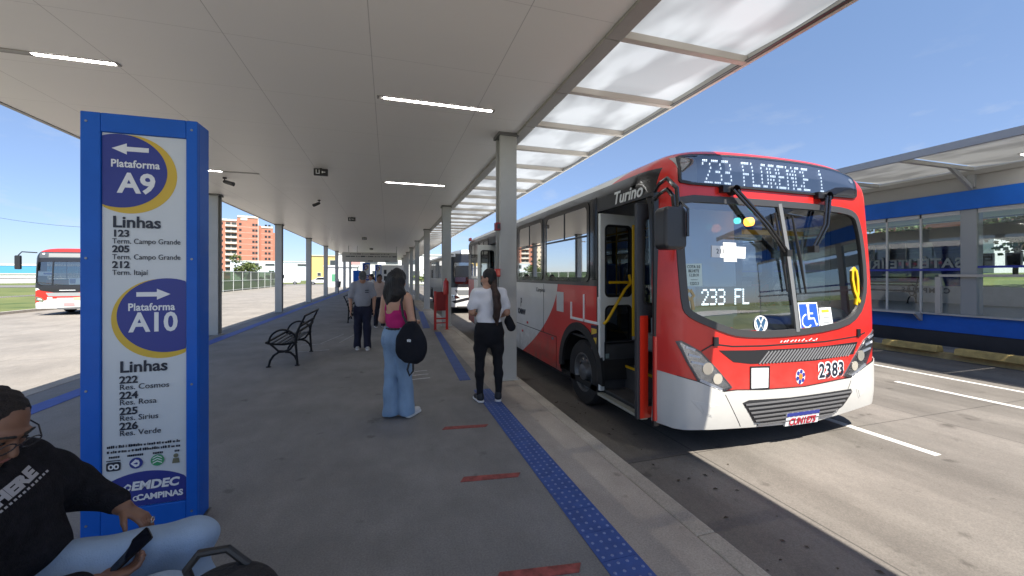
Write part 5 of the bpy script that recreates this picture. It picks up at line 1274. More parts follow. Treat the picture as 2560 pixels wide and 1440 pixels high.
for k, (x, y) in enumerate(((6,70),(10,72),(14,69))):
    tree((x, y, -.3), 2.6, 1.8, ['bright shrub at the far end of the platform lawn, left','bright shrub at the far end of the platform lawn, middle','bright shrub at the far end of the platform lawn, right'][k], 'pale', 60+k, 'shrubs on the far lawn', False, 'bush', 'bush', .6)
# raised grass bank behind the station
g = MB(); g.add([(24,-20,-.33),(24,90,-.33),(40,90,1.6),(40,-20,1.6),(120,90,2.6),(120,-20,2.6)], [(0,3,2,1),(3,5,4,2)]); struct('terrain', g, mat('bank_grass', (.085,.15,.03), .9, vscale=.5, col2=(.20,.22,.06), var=.3), smooth=0)

def building(name, label, loc, rz, w_, d, h, wall, wins=(), roof=None, group=None, roof_h=.25):
    t = thing(name, label, 'building', loc, rz, group)
    g = MB(); g.box(-w_/2, w_/2, 0, d, 0, h); g.build('wall', wall, t, smooth=0)
    g = MB(); g.box(-w_/2-.15, w_/2+.15, -.15, d+.15, h+.003, h+roof_h); g.build('roof', roof or wall, t, smooth=0)
    dark_ = mat('house_window', (.05,.06,.065), .2); fr = mat('house_frame', (.55,.55,.52), .5)
    for (x, z, a, b_) in wins:
        g = MB(); g.ring([(x-a/2-.08,z-b_/2-.08),(x+a/2+.08,z-b_/2-.08),(x+a/2+.08,z+b_/2+.08),(x-a/2-.08,z+b_/2+.08)], [(x-a/2,z-b_/2),(x+a/2,z-b_/2),(x+a/2,z+b_/2),(x-a/2,z+b_/2)], 'xz', -.06, -.002); f = g.build('window', fr, t, smooth=0)
        g = MB(); g.box(x-a/2, x+a/2, -.02, -.002, z-b_/2, z+b_/2); g.build('pane', dark_, f, smooth=0)
    return t
whitew = mat('plaster_white', (.70,.70,.68), .8, var=.05); yel = mat('plaster_yellow', (.62,.46,.18), .8, var=.06); bluew = mat('sheet_blue', (.10,.36,.60), .5, var=.05)
b = building('yellow_house', 'flat roofed yellow building seen between the far left columns', (-10.2, 104, -.3), R(6), 15, 10, 6.3, yel, ((-1.6,4.6,2.9,1.5),(-1.9,2.4,1.6,1.2),(-5.4,2.0,.7,.7),(4.2,4.4,1.8,1.9),(2.8,2.0,2.6,.9)), mat('house_trim', (.60,.52,.36), .7))
building('white_shed', 'long white industrial shed with dark windows left of the yellow building', (-33, 150, -.3), R(12), 30, 12, 6.2, mat('shed_white', (.62,.68,.76), .6), ((-9.5,5.0,4.2,1.4),(-4.3,5.2,2.6,.7),(5,5.2,2.6,.7)), whitew)
building('blue_warehouse', 'blue and white warehouse on the left horizon behind the parked bus', (-182, 255, -.3), R(35), 60, 20, 6.4, bluew, (), whitew, roof_h=.9)
building('white_wall_house', 'low white wall with a red lettered board in front of the warehouse', (-80, 120, -.3), R(33), 46, 2, 2.0, whitew, (), whitew)
b = building('terminal_office', 'white terminal building closing the far end of the platform', (1.5, 86, -.3), 0, 22, 10, 6.0, whitew, ((-6.2,1.7,1.6,2.0),(-3.8,1.7,1.6,2.0),(-1.2,1.7,1.6,2.0),(1.4,1.7,1.6,2.0),(4.0,1.7,1.6,2.0),(6.6,1.7,1.6,2.0),(-4.8,4.6,2.4,1.0),(-.8,4.6,2.4,1.0),(3.2,4.6,2.4,1.0),(7.0,4.6,2.4,1.0)), whitew)
g = MB(); g.box(-8.9,-6.9,-.05,-.003,4.0,5.0); g.build('pink_board', mat('board_pink', (.62,.30,.28), .6), b, smooth=0)
b = building('white_kiosk', 'small white kiosk with a green door at the left end of the platform', (-6.9, 66, -.3), 0, 4.6, 3, 3.1, whitew, (), whitew)
g = MB(); g.box(-1.3,-.5,-.03,-.003,.9,2.0); g.build('green_panel', mat('panel_green', (.10,.32,.18), .6), b, smooth=0)
building('pink_house', 'pale pink house gable rising behind the white kiosk', (-9.5, 92, -.3), R(5), 6, 5, 5.0, mat('plaster_pink', (.66,.54,.48), .8), ((1.5,3.5,1.2,.9),), whitew) if False else None
for k, (x, y, w_, h) in enumerate(((52,26,9,7.5),(56,44,11,8.2),(50,9,8,7.0))):
    building('hill_house', ['white house on the grass bank behind the station, middle','white house farthest along the grass bank behind the station','white house nearest on the grass bank behind the station'][k], (x, y, 1.2), R(90+180), w_, 7, h-2.5, whitew, ((-2,2.2,1.2,1.2),(1.5,2.2,1.2,1.2)), mat('roof_tile', (.30,.10,.06), .8, var=.2), 'houses on the bank', .5)

def car(loc, rz, label, paint, group='cars beyond the road', van=False):
    t = thing('parked_van' if van else 'parked_car', label, 'van' if van else 'car', loc, rz, group)
    pr = [(-2.1,.32),(-2.12,.62),(-1.95,.82),(-1.15,.92),(-.55,1.40),(.75,1.44),(1.45,1.02),(2.0,.94),(2.1,.62),(2.08,.32)] if not van else [(-2.3,.35),(-2.35,.9),(-2.1,1.1),(-1.6,1.95),(-1.3,2.1),(2.25,2.1),(2.3,.35)]
    g = MB(); g.prism(pr, 'xz', -.82, .82); g.build('body', paint, t, smooth=30, bev=.06)
    wn = [(-1.0,.95),(-.52,1.34),(.70,1.37),(1.22,.98)] if not van else [(-1.75,1.25),(-1.45,1.9),(-.5,1.9),(-.5,1.25)]
    for s_ in (-1, 1):
        g = MB(); g.prism(wn, 'xz', s_*.84, s_*.822); g.build('side_window', mat('car_glass', (.02,.025,.03), .08), t, smooth=0)
    g = MB(); x0, z0, x1, z1 = (-1.17,.95,-.60,1.37) if not van else (-2.08,1.16,-1.62,1.90)
    g.add([(x0,-.7,z0),(x0,.7,z0),(x1,.62,z1),(x1,-.62,z1),(x0-.04,-.7,z0+.02),(x0-.04,.7,z0+.02),(x1-.04,.62,z1+.02),(x1-.04,-.62,z1+.02)], [(4,5,6,7),(0,1,5,4),(1,2,6,5),(2,3,7,6),(3,0,4,7)]); g.build('windscreen', mat('car_glass', (.02,.025,.03), .08), t, smooth=0)
    for x in (-1.35, 1.3):
        for s_ in (-1, 1):
            g = MB(); g.lathe([(.0,-.1),(.31,-.1),(.32,0),(.31,.1),(0,.1)], 18, 'y', (x, s_*.76, .32)); w_ = g.build('wheel', tyre_m, t)
            g = MB(); g.lathe([(.18,s_*.102),(.0,s_*.105)], 12, 'y', (x, s_*.76, .32)); g.build('rim', chrome, w_)
    for s_ in (-1, 1):
        g = MB(); g.box(-2.15,-2.02,s_*.72-.14,s_*.72+.14,.62,.76); g.build('headlight', white_print, t, smooth=0)
    return t
car((-20.3, 43.5, -.3), R(80), 'dark car parked nearest behind the green mesh fence', mat('car_dark', (.05,.06,.07), .2, coat=.5))
car((-20.0, 49.2, -.3), R(85), 'silver car parked behind the green mesh fence, second from the near end', mat('car_silver', (.45,.47,.5), .25, metal=.5))
car((-20.4, 55.5, -.3), R(84), 'red car parked at the far part of the green mesh fence', mat('car_red', (.45,.03,.03), .25, coat=.5))
car((-19.0, 88.5, -.3), R(8), 'white van on the cross road beside the round hedge bush', whitew, van=True)
car((-12.6, 86.0, -.3), R(3), 'white car on the cross road between the left columns', mat('car_white', (.72,.72,.72), .25, coat=.5))
# wire and its pole
t = thing('utility_pole', 'wooden utility pole carrying a sagging wire on the left', 'utility pole', (-32, 72.8, -.3))
g = MB(); g.tube([(0,0,0),(0,0,9.2)], [.16,.11], 10); g.box(-.9,.9,-.06,.06,8.5,8.64); g.build('pole', mat('pole_wood', (.16,.12,.09), .9, var=.2), t)
g = MB(); n = 24; A, B = Vector((.0,0,8.7)), Vector((-48,14.5,17.5)); g.tube([A+(B-A)*k/n-Vector((0,0,2.6*math.sin(PI*k/n))) for k in range(n+1)], .022, 5); g.build('wire', black_rubber, t)
# pylons and a blue board farther along the platform
p2 = copy_tree(pylon); p2.location = (-1.75, 35.2, 0); tag(p2, 'blue sign pylon far down the platform under the hanging banner')
p3 = copy_tree(pylon); p3.location = (-.95, 41.5, 0); tag(p3, 'farthest blue sign pylon, behind the other distant one')
t = thing('blue_board', 'slim blue notice board standing far down the platform left of the pylons', 'notice board', (-3.1, 44, 0))
g = MB(); g.box(-.35,.35,-.06,.06,.25,2.05); g.build('board', blue_paint, t, smooth=0, bev=.01)
g = MB(); g.box(-.28,-.20,-.04,.04,0,.25); g.box(.20,.28,-.04,.04,0,.25); g.build('leg', blue_paint, t, smooth=0)
t = thing('ticket_kiosk', 'white ticket kiosk with blue cloth and dark hatch at the end of the platform', 'kiosk', (.6, 50, 0))
g = MB(); g.box(-1.5,1.5,0,1.6,0,2.75); g.build('cabin', whitew, t, smooth=0, bev=.03)
g = MB(); g.box(-.3,1.1,-.02,.0,1.2,2.2); h_ = g.build('hatch', black_gloss, t, smooth=0)
g = MB(); g.box(.1,.75,-.06,-.022,1.1,1.95); g.build('blue_cloth', mat('cloth_blue', (.13,.25,.62), .8), h_, smooth=0)
g = MB(); g.box(-1.1,-.8,-.02,0,1.7,2.2); g.box(-1.1,-.8,-.02,0,.9,1.45); g.build('vent', black_plastic, t, smooth=0)
# litter bin hanging on a far left column
t = thing('litter_bin', 'small grey litter bin on a post by the far left columns', 'litter bin', (-4.0, 36.5, 0))
g = MB(); g.tube([(0,0,0),(0,0,1.25)], .03, 8); g.build('post', dark_steel, t); g = MB(); g.lathe([(.0,.55),(.17,.55),(.22,1.05),(.20,1.06),(.0,1.0)], 16, c=(.0,-.22,0)); g.build('bucket', grey_plastic, t)
# ---------------------------------------------------------------- people: implicit surfaces, one continuous skin each
def ROT(ax, deg): return np.array(Matrix.Rotation(R(deg), 3, ax))
class SD:
    """smooth union of round cones and ellipsoids -> one mesh (surface nets)"""
    def __init__(s, res, k=.03): s.res = res; s.k = k; s.p = []
    def rc(s, a, b, ra, rb, sq=None, k=None): s.p.append(('rc', np.array(a, float), np.array(b, float), ra, rb, sq, k)); return s
    def el(s, c, r, rot=None, k=None): s.p.append(('el', np.array(c, float), np.array(r, float), rot, None, None, k)); return s
    def chain(s, pts, rs, k=None, sq=None):
        for i in range(len(pts)-1): s.rc(pts[i], pts[i+1], rs[i], rs[i+1], sq, k)
        return s
    def cut(s, c, r, rot=None): s.p.append(('cut', np.array(c, float), np.array(r, float), rot, None, None, None)); return s
    def plane(s, pt, n): s.p.append(('pl', np.array(pt, float), np.array(n, float), None, None, None, None)); return s
    def bounds(s):
        lo, hi = np.full(3, 1e9), np.full(3, -1e9)
        for q in s.p:
            if q[0] == 'rc': r = max(q[3], q[4])*(1.0); l, h = np.minimum(q[1], q[2])-r, np.maximum(q[1], q[2])+r
            elif q[0] == 'el': m = q[2].max() if q[3] is not None else q[2]; l, h = q[1]-m, q[1]+m
            else: continue
            lo, hi = np.minimum(lo, l), np.maximum(hi, h)
        return lo-.05, hi+.05
    def mesh(s, wob=None):
        lo, hi = s.bounds(); n = np.ceil((hi-lo)/s.res).astype(int)+1
        F = np.full(n, .2, np.float32); ax = [lo[i]+s.res*np.arange(n[i]) for i in range(3)]
        for q in s.p:
            if q[0] == 'rc': r = max(q[3], q[4])+.09; l, h = np.minimum(q[1], q[2])-r, np.maximum(q[1], q[2])+r
            elif q[0] in ('el','cut'): m = (q[2].max() if q[3] is not None else q[2])+.09; l, h = q[1]-m, q[1]+m
            else: l, h = lo, hi
            i0 = np.clip(np.floor((l-lo)/s.res).astype(int), 0, n-1); i1 = np.clip(np.ceil((h-lo)/s.res).astype(int)+1, 1, n)
            sl = tuple(slice(i0[i], i1[i]) for i in range(3))
            X, Y, Z = np.meshgrid(*[ax[i][sl[i]] for i in range(3)], indexing='ij', sparse=False)
            P = np.stack([X, Y, Z], -1)
            if q[0] == 'rc':
                a, b = q[1], q[2]; Q = P
                if q[5] is not None:                      # squash: (axis matrix rows, factors)
                    Mx, fx = q[5]; Q = (P-a)@Mx.T/fx@Mx+a; b = a+((b-a)@Mx.T/fx)@Mx
                d = b-a; L2 = max(d@d, 1e-9); t = np.clip(((Q-a)@d)/L2, 0, 1)
                D = np.linalg.norm(Q-a-t[..., None]*d, axis=-1)-(q[3]+(q[4]-q[3])*t)
                if q[5] is not None: D = D*float(np.min(fx))
            elif q[0] in ('el','cut'):
                Q = P-q[1]
                if q[3] is not None: Q = Q@q[3]
                k0 = np.linalg.norm(Q/q[2], axis=-1); k1 = np.linalg.norm(Q/(q[2]**2), axis=-1); D = k0*(k0-1)/np.maximum(k1, 1e-6)
            else: D = (P-q[1])@q[2]
            C = F[sl]; k = q[6] if q[6] is not None else s.k
            if q[0] == 'cut': F[sl] = np.maximum(C, -D)
            elif q[0] == 'pl': F[sl] = np.maximum(C, D)
            else:
                h_ = np.clip(.5+.5*(D-C)/k, 0, 1) if k > 0 else None
                F[sl] = np.minimum(C, D) if k <= 0 else C*h_+D*(1-h_)-k*h_*(1-h_)
        if wob is not None:
            X, Y, Z = np.meshgrid(*ax, indexing='ij', sparse=True); F = F+wob(X, Y, Z)
        return nets(F, lo, s.res)
def nets(F, lo, res):
    n = np.array(F.shape); S_ = F < 0
    c = [S_[i:n[0]-1+i, j:n[1]-1+j, k:n[2]-1+k] for i in (0,1) for j in (0,1) for k in (0,1)]
    cnt = sum(x.astype(np.int8) for x in c); act = (cnt > 0) & (cnt < 8)
    I = np.argwhere(act); idx = np.full(act.shape, -1, np.int64); idx[act] = np.arange(len(I))
    pos = np.zeros((len(I), 3)); m = np.zeros(len(I)); cor = [(i,j,k) for i in (0,1) for j in (0,1) for k in (0,1)]
    val = np.stack([F[I[:,0]+a, I[:,1]+b, I[:,2]+d] for a,b,d in cor], 1)
    for u in range(8):
        for v in range(u+1, 8):
            if sum(abs(cor[u][t]-cor[v][t]) for t in range(3)) != 1: continue
            fa, fb = val[:,u], val[:,v]; x = (fa < 0) != (fb < 0)
            t = np.where(x, fa/np.where(np.abs(fa-fb) < 1e-12, 1, fa-fb), 0)
            p = np.array(cor[u])[None]+t[:,None]*(np.array(cor[v])-np.array(cor[u]))[None]
            pos += np.where(x[:,None], p, 0); m += x
    pos = (I+pos/np.maximum(m, 1)[:,None])*res+lo
    fs = []
    for a in range(3):
        b, d = (a+1) % 3, (a+2) % 3
        s0 = [slice(1, -1)]*3; s0[a] = slice(0, -1); s1 = list(s0); s1[a] = slice(1, None)
        A, B = S_[tuple(s0)], S_[tuple(s1)]
        for flip, M_ in ((False, A & ~B), (True, ~A & B)):
            e = np.argwhere(M_)
            if not len(e): continue
            e = e.copy(); o = np.zeros(3, int); o[b] = 1; o[d] = 1; e = e+o
            q = []
            for db, dd in ((1,1),(0,1),(0,0),(1,0)):
                w_ = e.copy(); w_[:,b] -= db; w_[:,d] -= dd
                q.append(idx[w_[:,0], w_[:,1], w_[:,2]])
            q = np.stack(q, 1); q = q[(q >= 0).all(1)]
            fs.append(q if not flip else q[:, ::-1])
    return pos, np.concatenate(fs)
def sd_obj(name, sd, m, parent, wob=None, post=None, relax=1):
    v, f = sd.mesh(wob)
    for _ in range(relax):                                  # one Laplacian pass takes out the grid steps
        acc = np.zeros_like(v); cn = np.zeros(len(v))
        for i in range(4):
            a, b = f[:, i], f[:, (i+1) % 4]
            np.add.at(acc, a, v[b]); np.add.at(acc, b, v[a]); np.add.at(cn, a, 1); np.add.at(cn, b, 1)
        v = v*.4+.6*acc/np.maximum(cn, 1)[:, None]
    if post is not None: v = post(v)
    me = bpy.data.meshes.new(name); me.from_pydata(v.tolist(), [], f.tolist()); me.materials.append(m); me.shade_smooth(); me.update()
    o = bpy.data.objects.new(name, me); COL.objects.link(o)
    if parent: o.parent = parent
    return o
def folds(amp, fx, fy, fz, seed):
    r_ = np.random.default_rng(seed); ph = r_.uniform(0, 6.28, 8)
    def w_(X, Y, Z): return (amp*(np.sin(fx*X+.6*fz*Z+ph[0]+1.5*np.sin(3*Z+ph[1]))*np.sin(fz*Z+1.3*np.sin(9*X+ph[2])+ph[3])+.6*np.sin(fy*Y+1.7*fz*Z+ph[4]+np.sin(7*X+ph[5])))).astype(np.float32)
    return w_
skin_a = mat('skin_tan', (.52,.285,.185), .5, var=.07, vscale=14); skin_b = mat('skin_light_brown', (.42,.225,.145), .5, var=.07, vscale=14); skin_d = mat('skin_brown', (.20,.10,.062), .5, var=.08, vscale=14)
hair_k = mat('hair_black', (.007,.006,.006), .62, var=.6, vscale=22, bump=.9, bscale=60, stretch=(1,1,.12)); hair_br = mat('hair_dark_brown', (.035,.016,.010), .6, var=.6, vscale=22, bump=.9, bscale=60, stretch=(1,1,.10))
def cloth(name, c, var=.12, bump=.25, bs=220): return mat(name, c, .85, var=var, vscale=7, bump=bump, bscale=bs, spec=.2)
UP = np.array((0,0,1.0))
def head(sd, c, f, sc=1.0, face=True):
    """head centred at c, facing along f (unit), with jaw, nose, brow, lips, ears"""
    f = np.array(f, float); f /= np.linalg.norm(f); r = np.cross(f, UP); r /= np.linalg.norm(r); u = np.cross(r, f); Mx = np.stack([r, f, u], 1); P = lambda x, y, z: np.array(c)+sc*(x*r+y*f+z*u)
    sd.el(P(0,-.012,.025), np.array((.076,.094,.092))*sc, Mx, .02)
    sd.el(P(0,.018,-.045), np.array((.060,.068,.075))*sc, Mx, .03); sd.el(P(0,.062,-.088), np.array((.026,.022,.020))*sc, Mx, .02)
    if face:
        sd.rc(P(0,.088,.012), P(0,.108,-.028), .008*sc, .013*sc, None, .012); sd.el(P(0,.078,.030), np.array((.050,.018,.012))*sc, Mx, .012)
        sd.el(P(0,.084,-.060), np.array((.024,.010,.008))*sc, Mx, .006)
        for s_ in (-1, 1): sd.el(P(s_*.030,.076,.008), np.array((.014,.012,.009))*sc, Mx, .006); sd.el(P(s_*.079,-.008,-.008), np.array((.011,.022,.034))*sc, Mx, .008); sd.el(P(s_*.040,.058,-.025), np.array((.022,.022,.02))*sc, Mx, .02)
    return P, Mx
def eyes(parent, P, Mx, sc=1.0):
    e = SD(.0035, .001); b_ = SD(.004, .004); l_ = SD(.0035, .003)
    for s_ in (-1, 1): e.el(P(s_*.030,.087,.010), np.array((.010,.004,.005))*sc, Mx, 0); b_.rc(P(s_*.014,.096,.033), P(s_*.045,.084,.035), .005*sc, .004*sc)
    l_.el(P(0,.094,-.061), np.array((.020,.005,.005))*sc, Mx)
    sd_obj('eyes', e, mat('eye_dark', (.02,.015,.012), .2), parent, relax=0); sd_obj('eyebrows', b_, hair_k, parent, relax=0); sd_obj('lips', l_, mat('lips', (.28,.10,.08), .45), parent, relax=0)
def hand(sd, w_, d, pn, curl=.5, sc=1.0, thumb=1, spread=1.0):
    """palm and five fingers from wrist w_, pointing along d, palm normal pn"""
    d = np.array(d, float); d /= np.linalg.norm(d); pn = np.array(pn, float); pn -= d*(pn@d); pn /= np.linalg.norm(pn); s_ = np.cross(d, pn)
    w_ = np.array(w_, float); p = lambda a, b, c: w_+sc*(a*d+b*s_+c*pn)
    for b in (-.026,-.009,.009,.026): sd.rc(p(0,b*.55,0), p(.085,b,0), .014*sc, .0115*sc, None, .012)
    for b, L_ in ((-.029,.060),(-.010,.074),(.010,.078),(.029,.068)):
        q = p(.085,b,0); ang = 0; pts = [q]
        for k, fr in enumerate((.45,.32,.23)):
            ang += curl*(.55+.25*k); q = q+sc*L_*fr*(d*math.cos(ang)+pn*math.sin(ang)+s_*(b*3*spread)*.15); pts.append(q)
        sd.chain(pts, [.0098*sc,.0090*sc,.0083*sc,.0070*sc], .004)
    a0 = p(.025,.030*thumb,.004); a1 = p(.055,.055*thumb,.014); a2 = p(.082,.060*thumb,.022+.02*curl); sd.chain([a0,a1,a2], [.0135*sc,.0110*sc,.0085*sc], .006)
def shoe(name, parent, ankle, f, m_, sole, L_=.26, sc=1.0):
    f = np.array((f[0], f[1], 0.0)); f /= np.linalg.norm(f); r = np.array((f[1], -f[0], 0)); Mx = np.stack([r, f, UP], 1); a = np.array((ankle[0], ankle[1], 0.0)); P = lambda x, y, z: a+x*r+y*f+np.array((0,0,z))
    s_ = SD(.006, .03); s_.el(P(0,-.02,.055), np.array((.042,.065,.050)), Mx); s_.el(P(0,.08,.038), np.array((.046,.095,.036)), Mx); s_.rc(P(0,-.03,.06), P(0,-.02,.11), .045, .043); s_.plane(P(0,0,.022), (0,0,-1)); o = sd_obj(name, s_, m_, parent)
    q = SD(.006, .02); q.rc(P(0,-.05,.014), P(0,.135,.014), .046, .046, None); q.plane(P(0,0,.026), (0,0,1)); q.plane(P(0,0,.002), (0,0,-1)); sd_obj('sole', q, sole, o)
    return o
def SQ(f, dep): 
    f = np.array((f[0], f[1], 0.0)); f /= np.linalg.norm(f); r = np.array((f[1], -f[0], 0)); return (np.stack([r, f, UP], 0), np.array((1.0, dep, 1.0)))
def frame(f):
    f = np.array((f[0], f[1], 0.0)); f /= np.linalg.norm(f); r = np.array((f[1], -f[0], 0)); return lambda x, y, z: np.array((0,0,z))+x*r+y*f
# -- woman in pink top, wide jeans and black tote, seen from behind, turned to the right
def pink_woman():
    t = thing('person', 'woman in a pink strappy top and wide pale jeans with a black shoulder bag', 'person', (.10, 4.66, .004)); t.scale = (.92,.95,1)
    f = (.62,.78); P = frame(f); sq = SQ(f, .62); sk = skin_a
    b = SD(.007, .03)
    b.chain([P(0,.0,.90),P(0,.0,1.02),P(0,-.01,1.16),P(0,-.015,1.29),P(0,-.02,1.36)], [.145,.118,.13,.14,.10], .05, sq)
    b.rc(P(-.13,-.02,1.345), P(.13,-.02,1.345), .055, .055, None, .05); b.rc(P(0,-.02,1.34), P(0,.0,1.46), .052, .047, None, .03)
    hp, Mx = head(b, P(0,.015,1.525), np.array((f[0],f[1],-.12)))
    for s_, el_, wr in ((-1, P(-.215,-.02,1.09), P(-.15,.17,1.03)), (1, P(.23,-.04,1.09), P(.15,.17,1.06))):
        b.chain([P(s_*.165,-.02,1.335), el_, wr], [.052,.042,.027], .025)
        hand(b, wr, (P(s_*-.10,.2,-.0)), (0,0,-1), .7, .92, thumb=s_)
    b.chain([P(-.09,0,.9),P(-.10,.0,.48),P(-.11,0,.09)], [.085,.055,.035]); b.chain([P(.09,0,.9),P(.11,.03,.48),P(.12,.06,.09)], [.085,.055,.035])
    body = sd_obj('body', b, sk, t); eyes(t, hp, Mx)
    top = SD(.007, .03); top.chain([P(0,0,.99),P(0,-.005,1.06),P(0,-.01,1.16),P(0,-.015,1.25)], [.130,.126,.142,.150], .05, sq); top.el(P(.06,.08,1.20), (.075,.07,.07)); top.el(P(-.06,.08,1.20), (.075,.07,.07))
    top.plane(P(0,0,1.215), np.array((0,0,1.0))); top.plane(P(0,0,.985), (0,0,-1))
    o = sd_obj('top', top, cloth('pink_fabric', (.50,.025,.16)), t, folds(.006, 22, 24, 28, 1))
    for x in (-.105,.105):
        s_ = SD(.007, .01); s_.chain([P(x,-.098,1.205),P(x*.98,-.078,1.30),P(x*.96,-.045,1.385),P(x*.95,.02,1.385),P(x*.9,.09,1.27)], [.011]*5)
        sd_obj('strap', s_, cloth('pink_fabric', (.50,.025,.16)), o)
    j = SD(.008, .04); j.chain([P(0,.0,1.01),P(0,-.01,.93),P(0,-.015,.86)], [.125,.158,.168], .05, SQ(f,.72))
    for x, x2, y2 in ((-.082,-.085,-.02),(.082,.095,.06)): j.chain([P(x,-.005,.84),P(x*1.02,y2*.4,.50),P(x2,y2,.045)], [.098,.086,.095], .03); j.el(P(x,-.055,.87), (.095,.085,.095))
    j.plane(P(0,0,1.015), (0,0,1)); j.plane(P(0,0,.022), (0,0,-1))
    denim = mat('denim_pale', (.235,.34,.47), .85, var=.22, vscale=3.5, bump=.3, bscale=300, stretch=(1,1,.5), spec=.2)
    jo = sd_obj('jeans', j, denim, t, folds(.008, 24, 24, 15, 2))
    bl = SD(.006, .01); bl.chain([P(.155*math.sin(a),-.113*math.cos(a)-.0,1.0) for a in np.linspace(-1.2,1.2,9)], [.012]*9); sd_obj('belt', bl, black_rubber, jo)
    pk = SD(.006, .008); 
    for x in (-.085,.085): pk.el(P(x,-.135,.875), (.045,.022,.055))
    sd_obj('back_pocket', pk, mat('denim_pocket', (.20,.30,.43), .85, var=.15), jo)
    h = SD(.007, .03); q = lambda x, y, z: hp(x, y, z)
    h.el(q(0,-.03,.045), np.array((.105,.108,.098)), Mx); h.el(q(0,-.065,-.03), np.array((.128,.092,.115)), Mx); h.el(q(.0,-.075,-.13), np.array((.138,.080,.11)), Mx)
    for x, z in ((-.09,-.12),(.10,-.13),(-.06,-.19),(.05,-.18)): h.el(q(x,-.055,z), np.array((.05,.05,.085)), Mx)
    h.el(q(-.085,-.05,-.22), np.array((.045,.04,.075)), Mx)
    h.cut(q(0,.085,-.02), np.array((.07,.07,.10)), Mx)
    sd_obj('hair', h, hair_k, t, folds(.010, 42, 38, 20, 3), relax=1)
    for nm, x, y, dy in (('shoe',-.105,-.01,.02),('shoe',.12,.06,.02)): shoe(nm, t, P(x, y+dy+.03, 0), f, mat('shoe_white', (.62,.60,.58), .6), mat('sole_white', (.68,.67,.65), .6))
    bag = thing('shoulder_bag', 'black tote bag hanging from the shoulder of the woman in pink', 'bag', (.10, 4.66, .004))
    g = SD(.007, .03); c = P(.255,-.105,.88); V_ = lambda x, z: c+P(x,0,0)+np.array((0,0,z))
    for z, wd, r_ in ((-.19,.06,.045),(-.15,.105,.055),(-.10,.125,.062),(-.05,.125,.064),(.0,.120,.063),(.05,.105,.058),(.10,.085,.050),(.15,.06,.040),(.19,.035,.030)): g.rc(V_(-wd,z), V_(wd,z), r_, r_)
    sd_obj('pouch', g, cloth('bag_black', (.012,.013,.018), .2), bag, folds(.003, 26, 22, 18, 4))
    g = MB(); g.tube([P(.215,-.115,1.06), P(.165,-.125,1.16), P(.128,-.105,1.30), P(.128,-.055,1.395), P(.128,.0,1.40), P(.145,.08,1.30), P(.265,-.03,1.05)], .014, 8); g.build('strap', black_rubber, bag); g = MB(); g.tube([P(.24,-.115,.66), P(.225,-.13,.58), P(.255,-.135,.52), P(.295,-.125,.57), P(.285,-.11,.66)], .011, 8); g.build('carry_loop', black_rubber, bag)
    fx = np.array((f[1],-f[0],0)); ff = np.array((f[0],f[1],0)); M = Matrix(((fx[0],ff[0],0,0),(fx[1],ff[1],0,0),(0,0,1,0),(0,0,0,1)))
    g = MB(); cc = P(.275,-.171,.90)
    for s_ in (-1,1): g.prism([(s_*.004,-.012),(s_*.020,-.014),(s_*.024,.010),(s_*.006,.016)], 'xz', -.004, .012)
    g.v = [tuple(M @ Vector(v)+Vector(cc)) for v in g.v]; g.build('emblem', white_print, bag, smooth=0)
pink_woman()
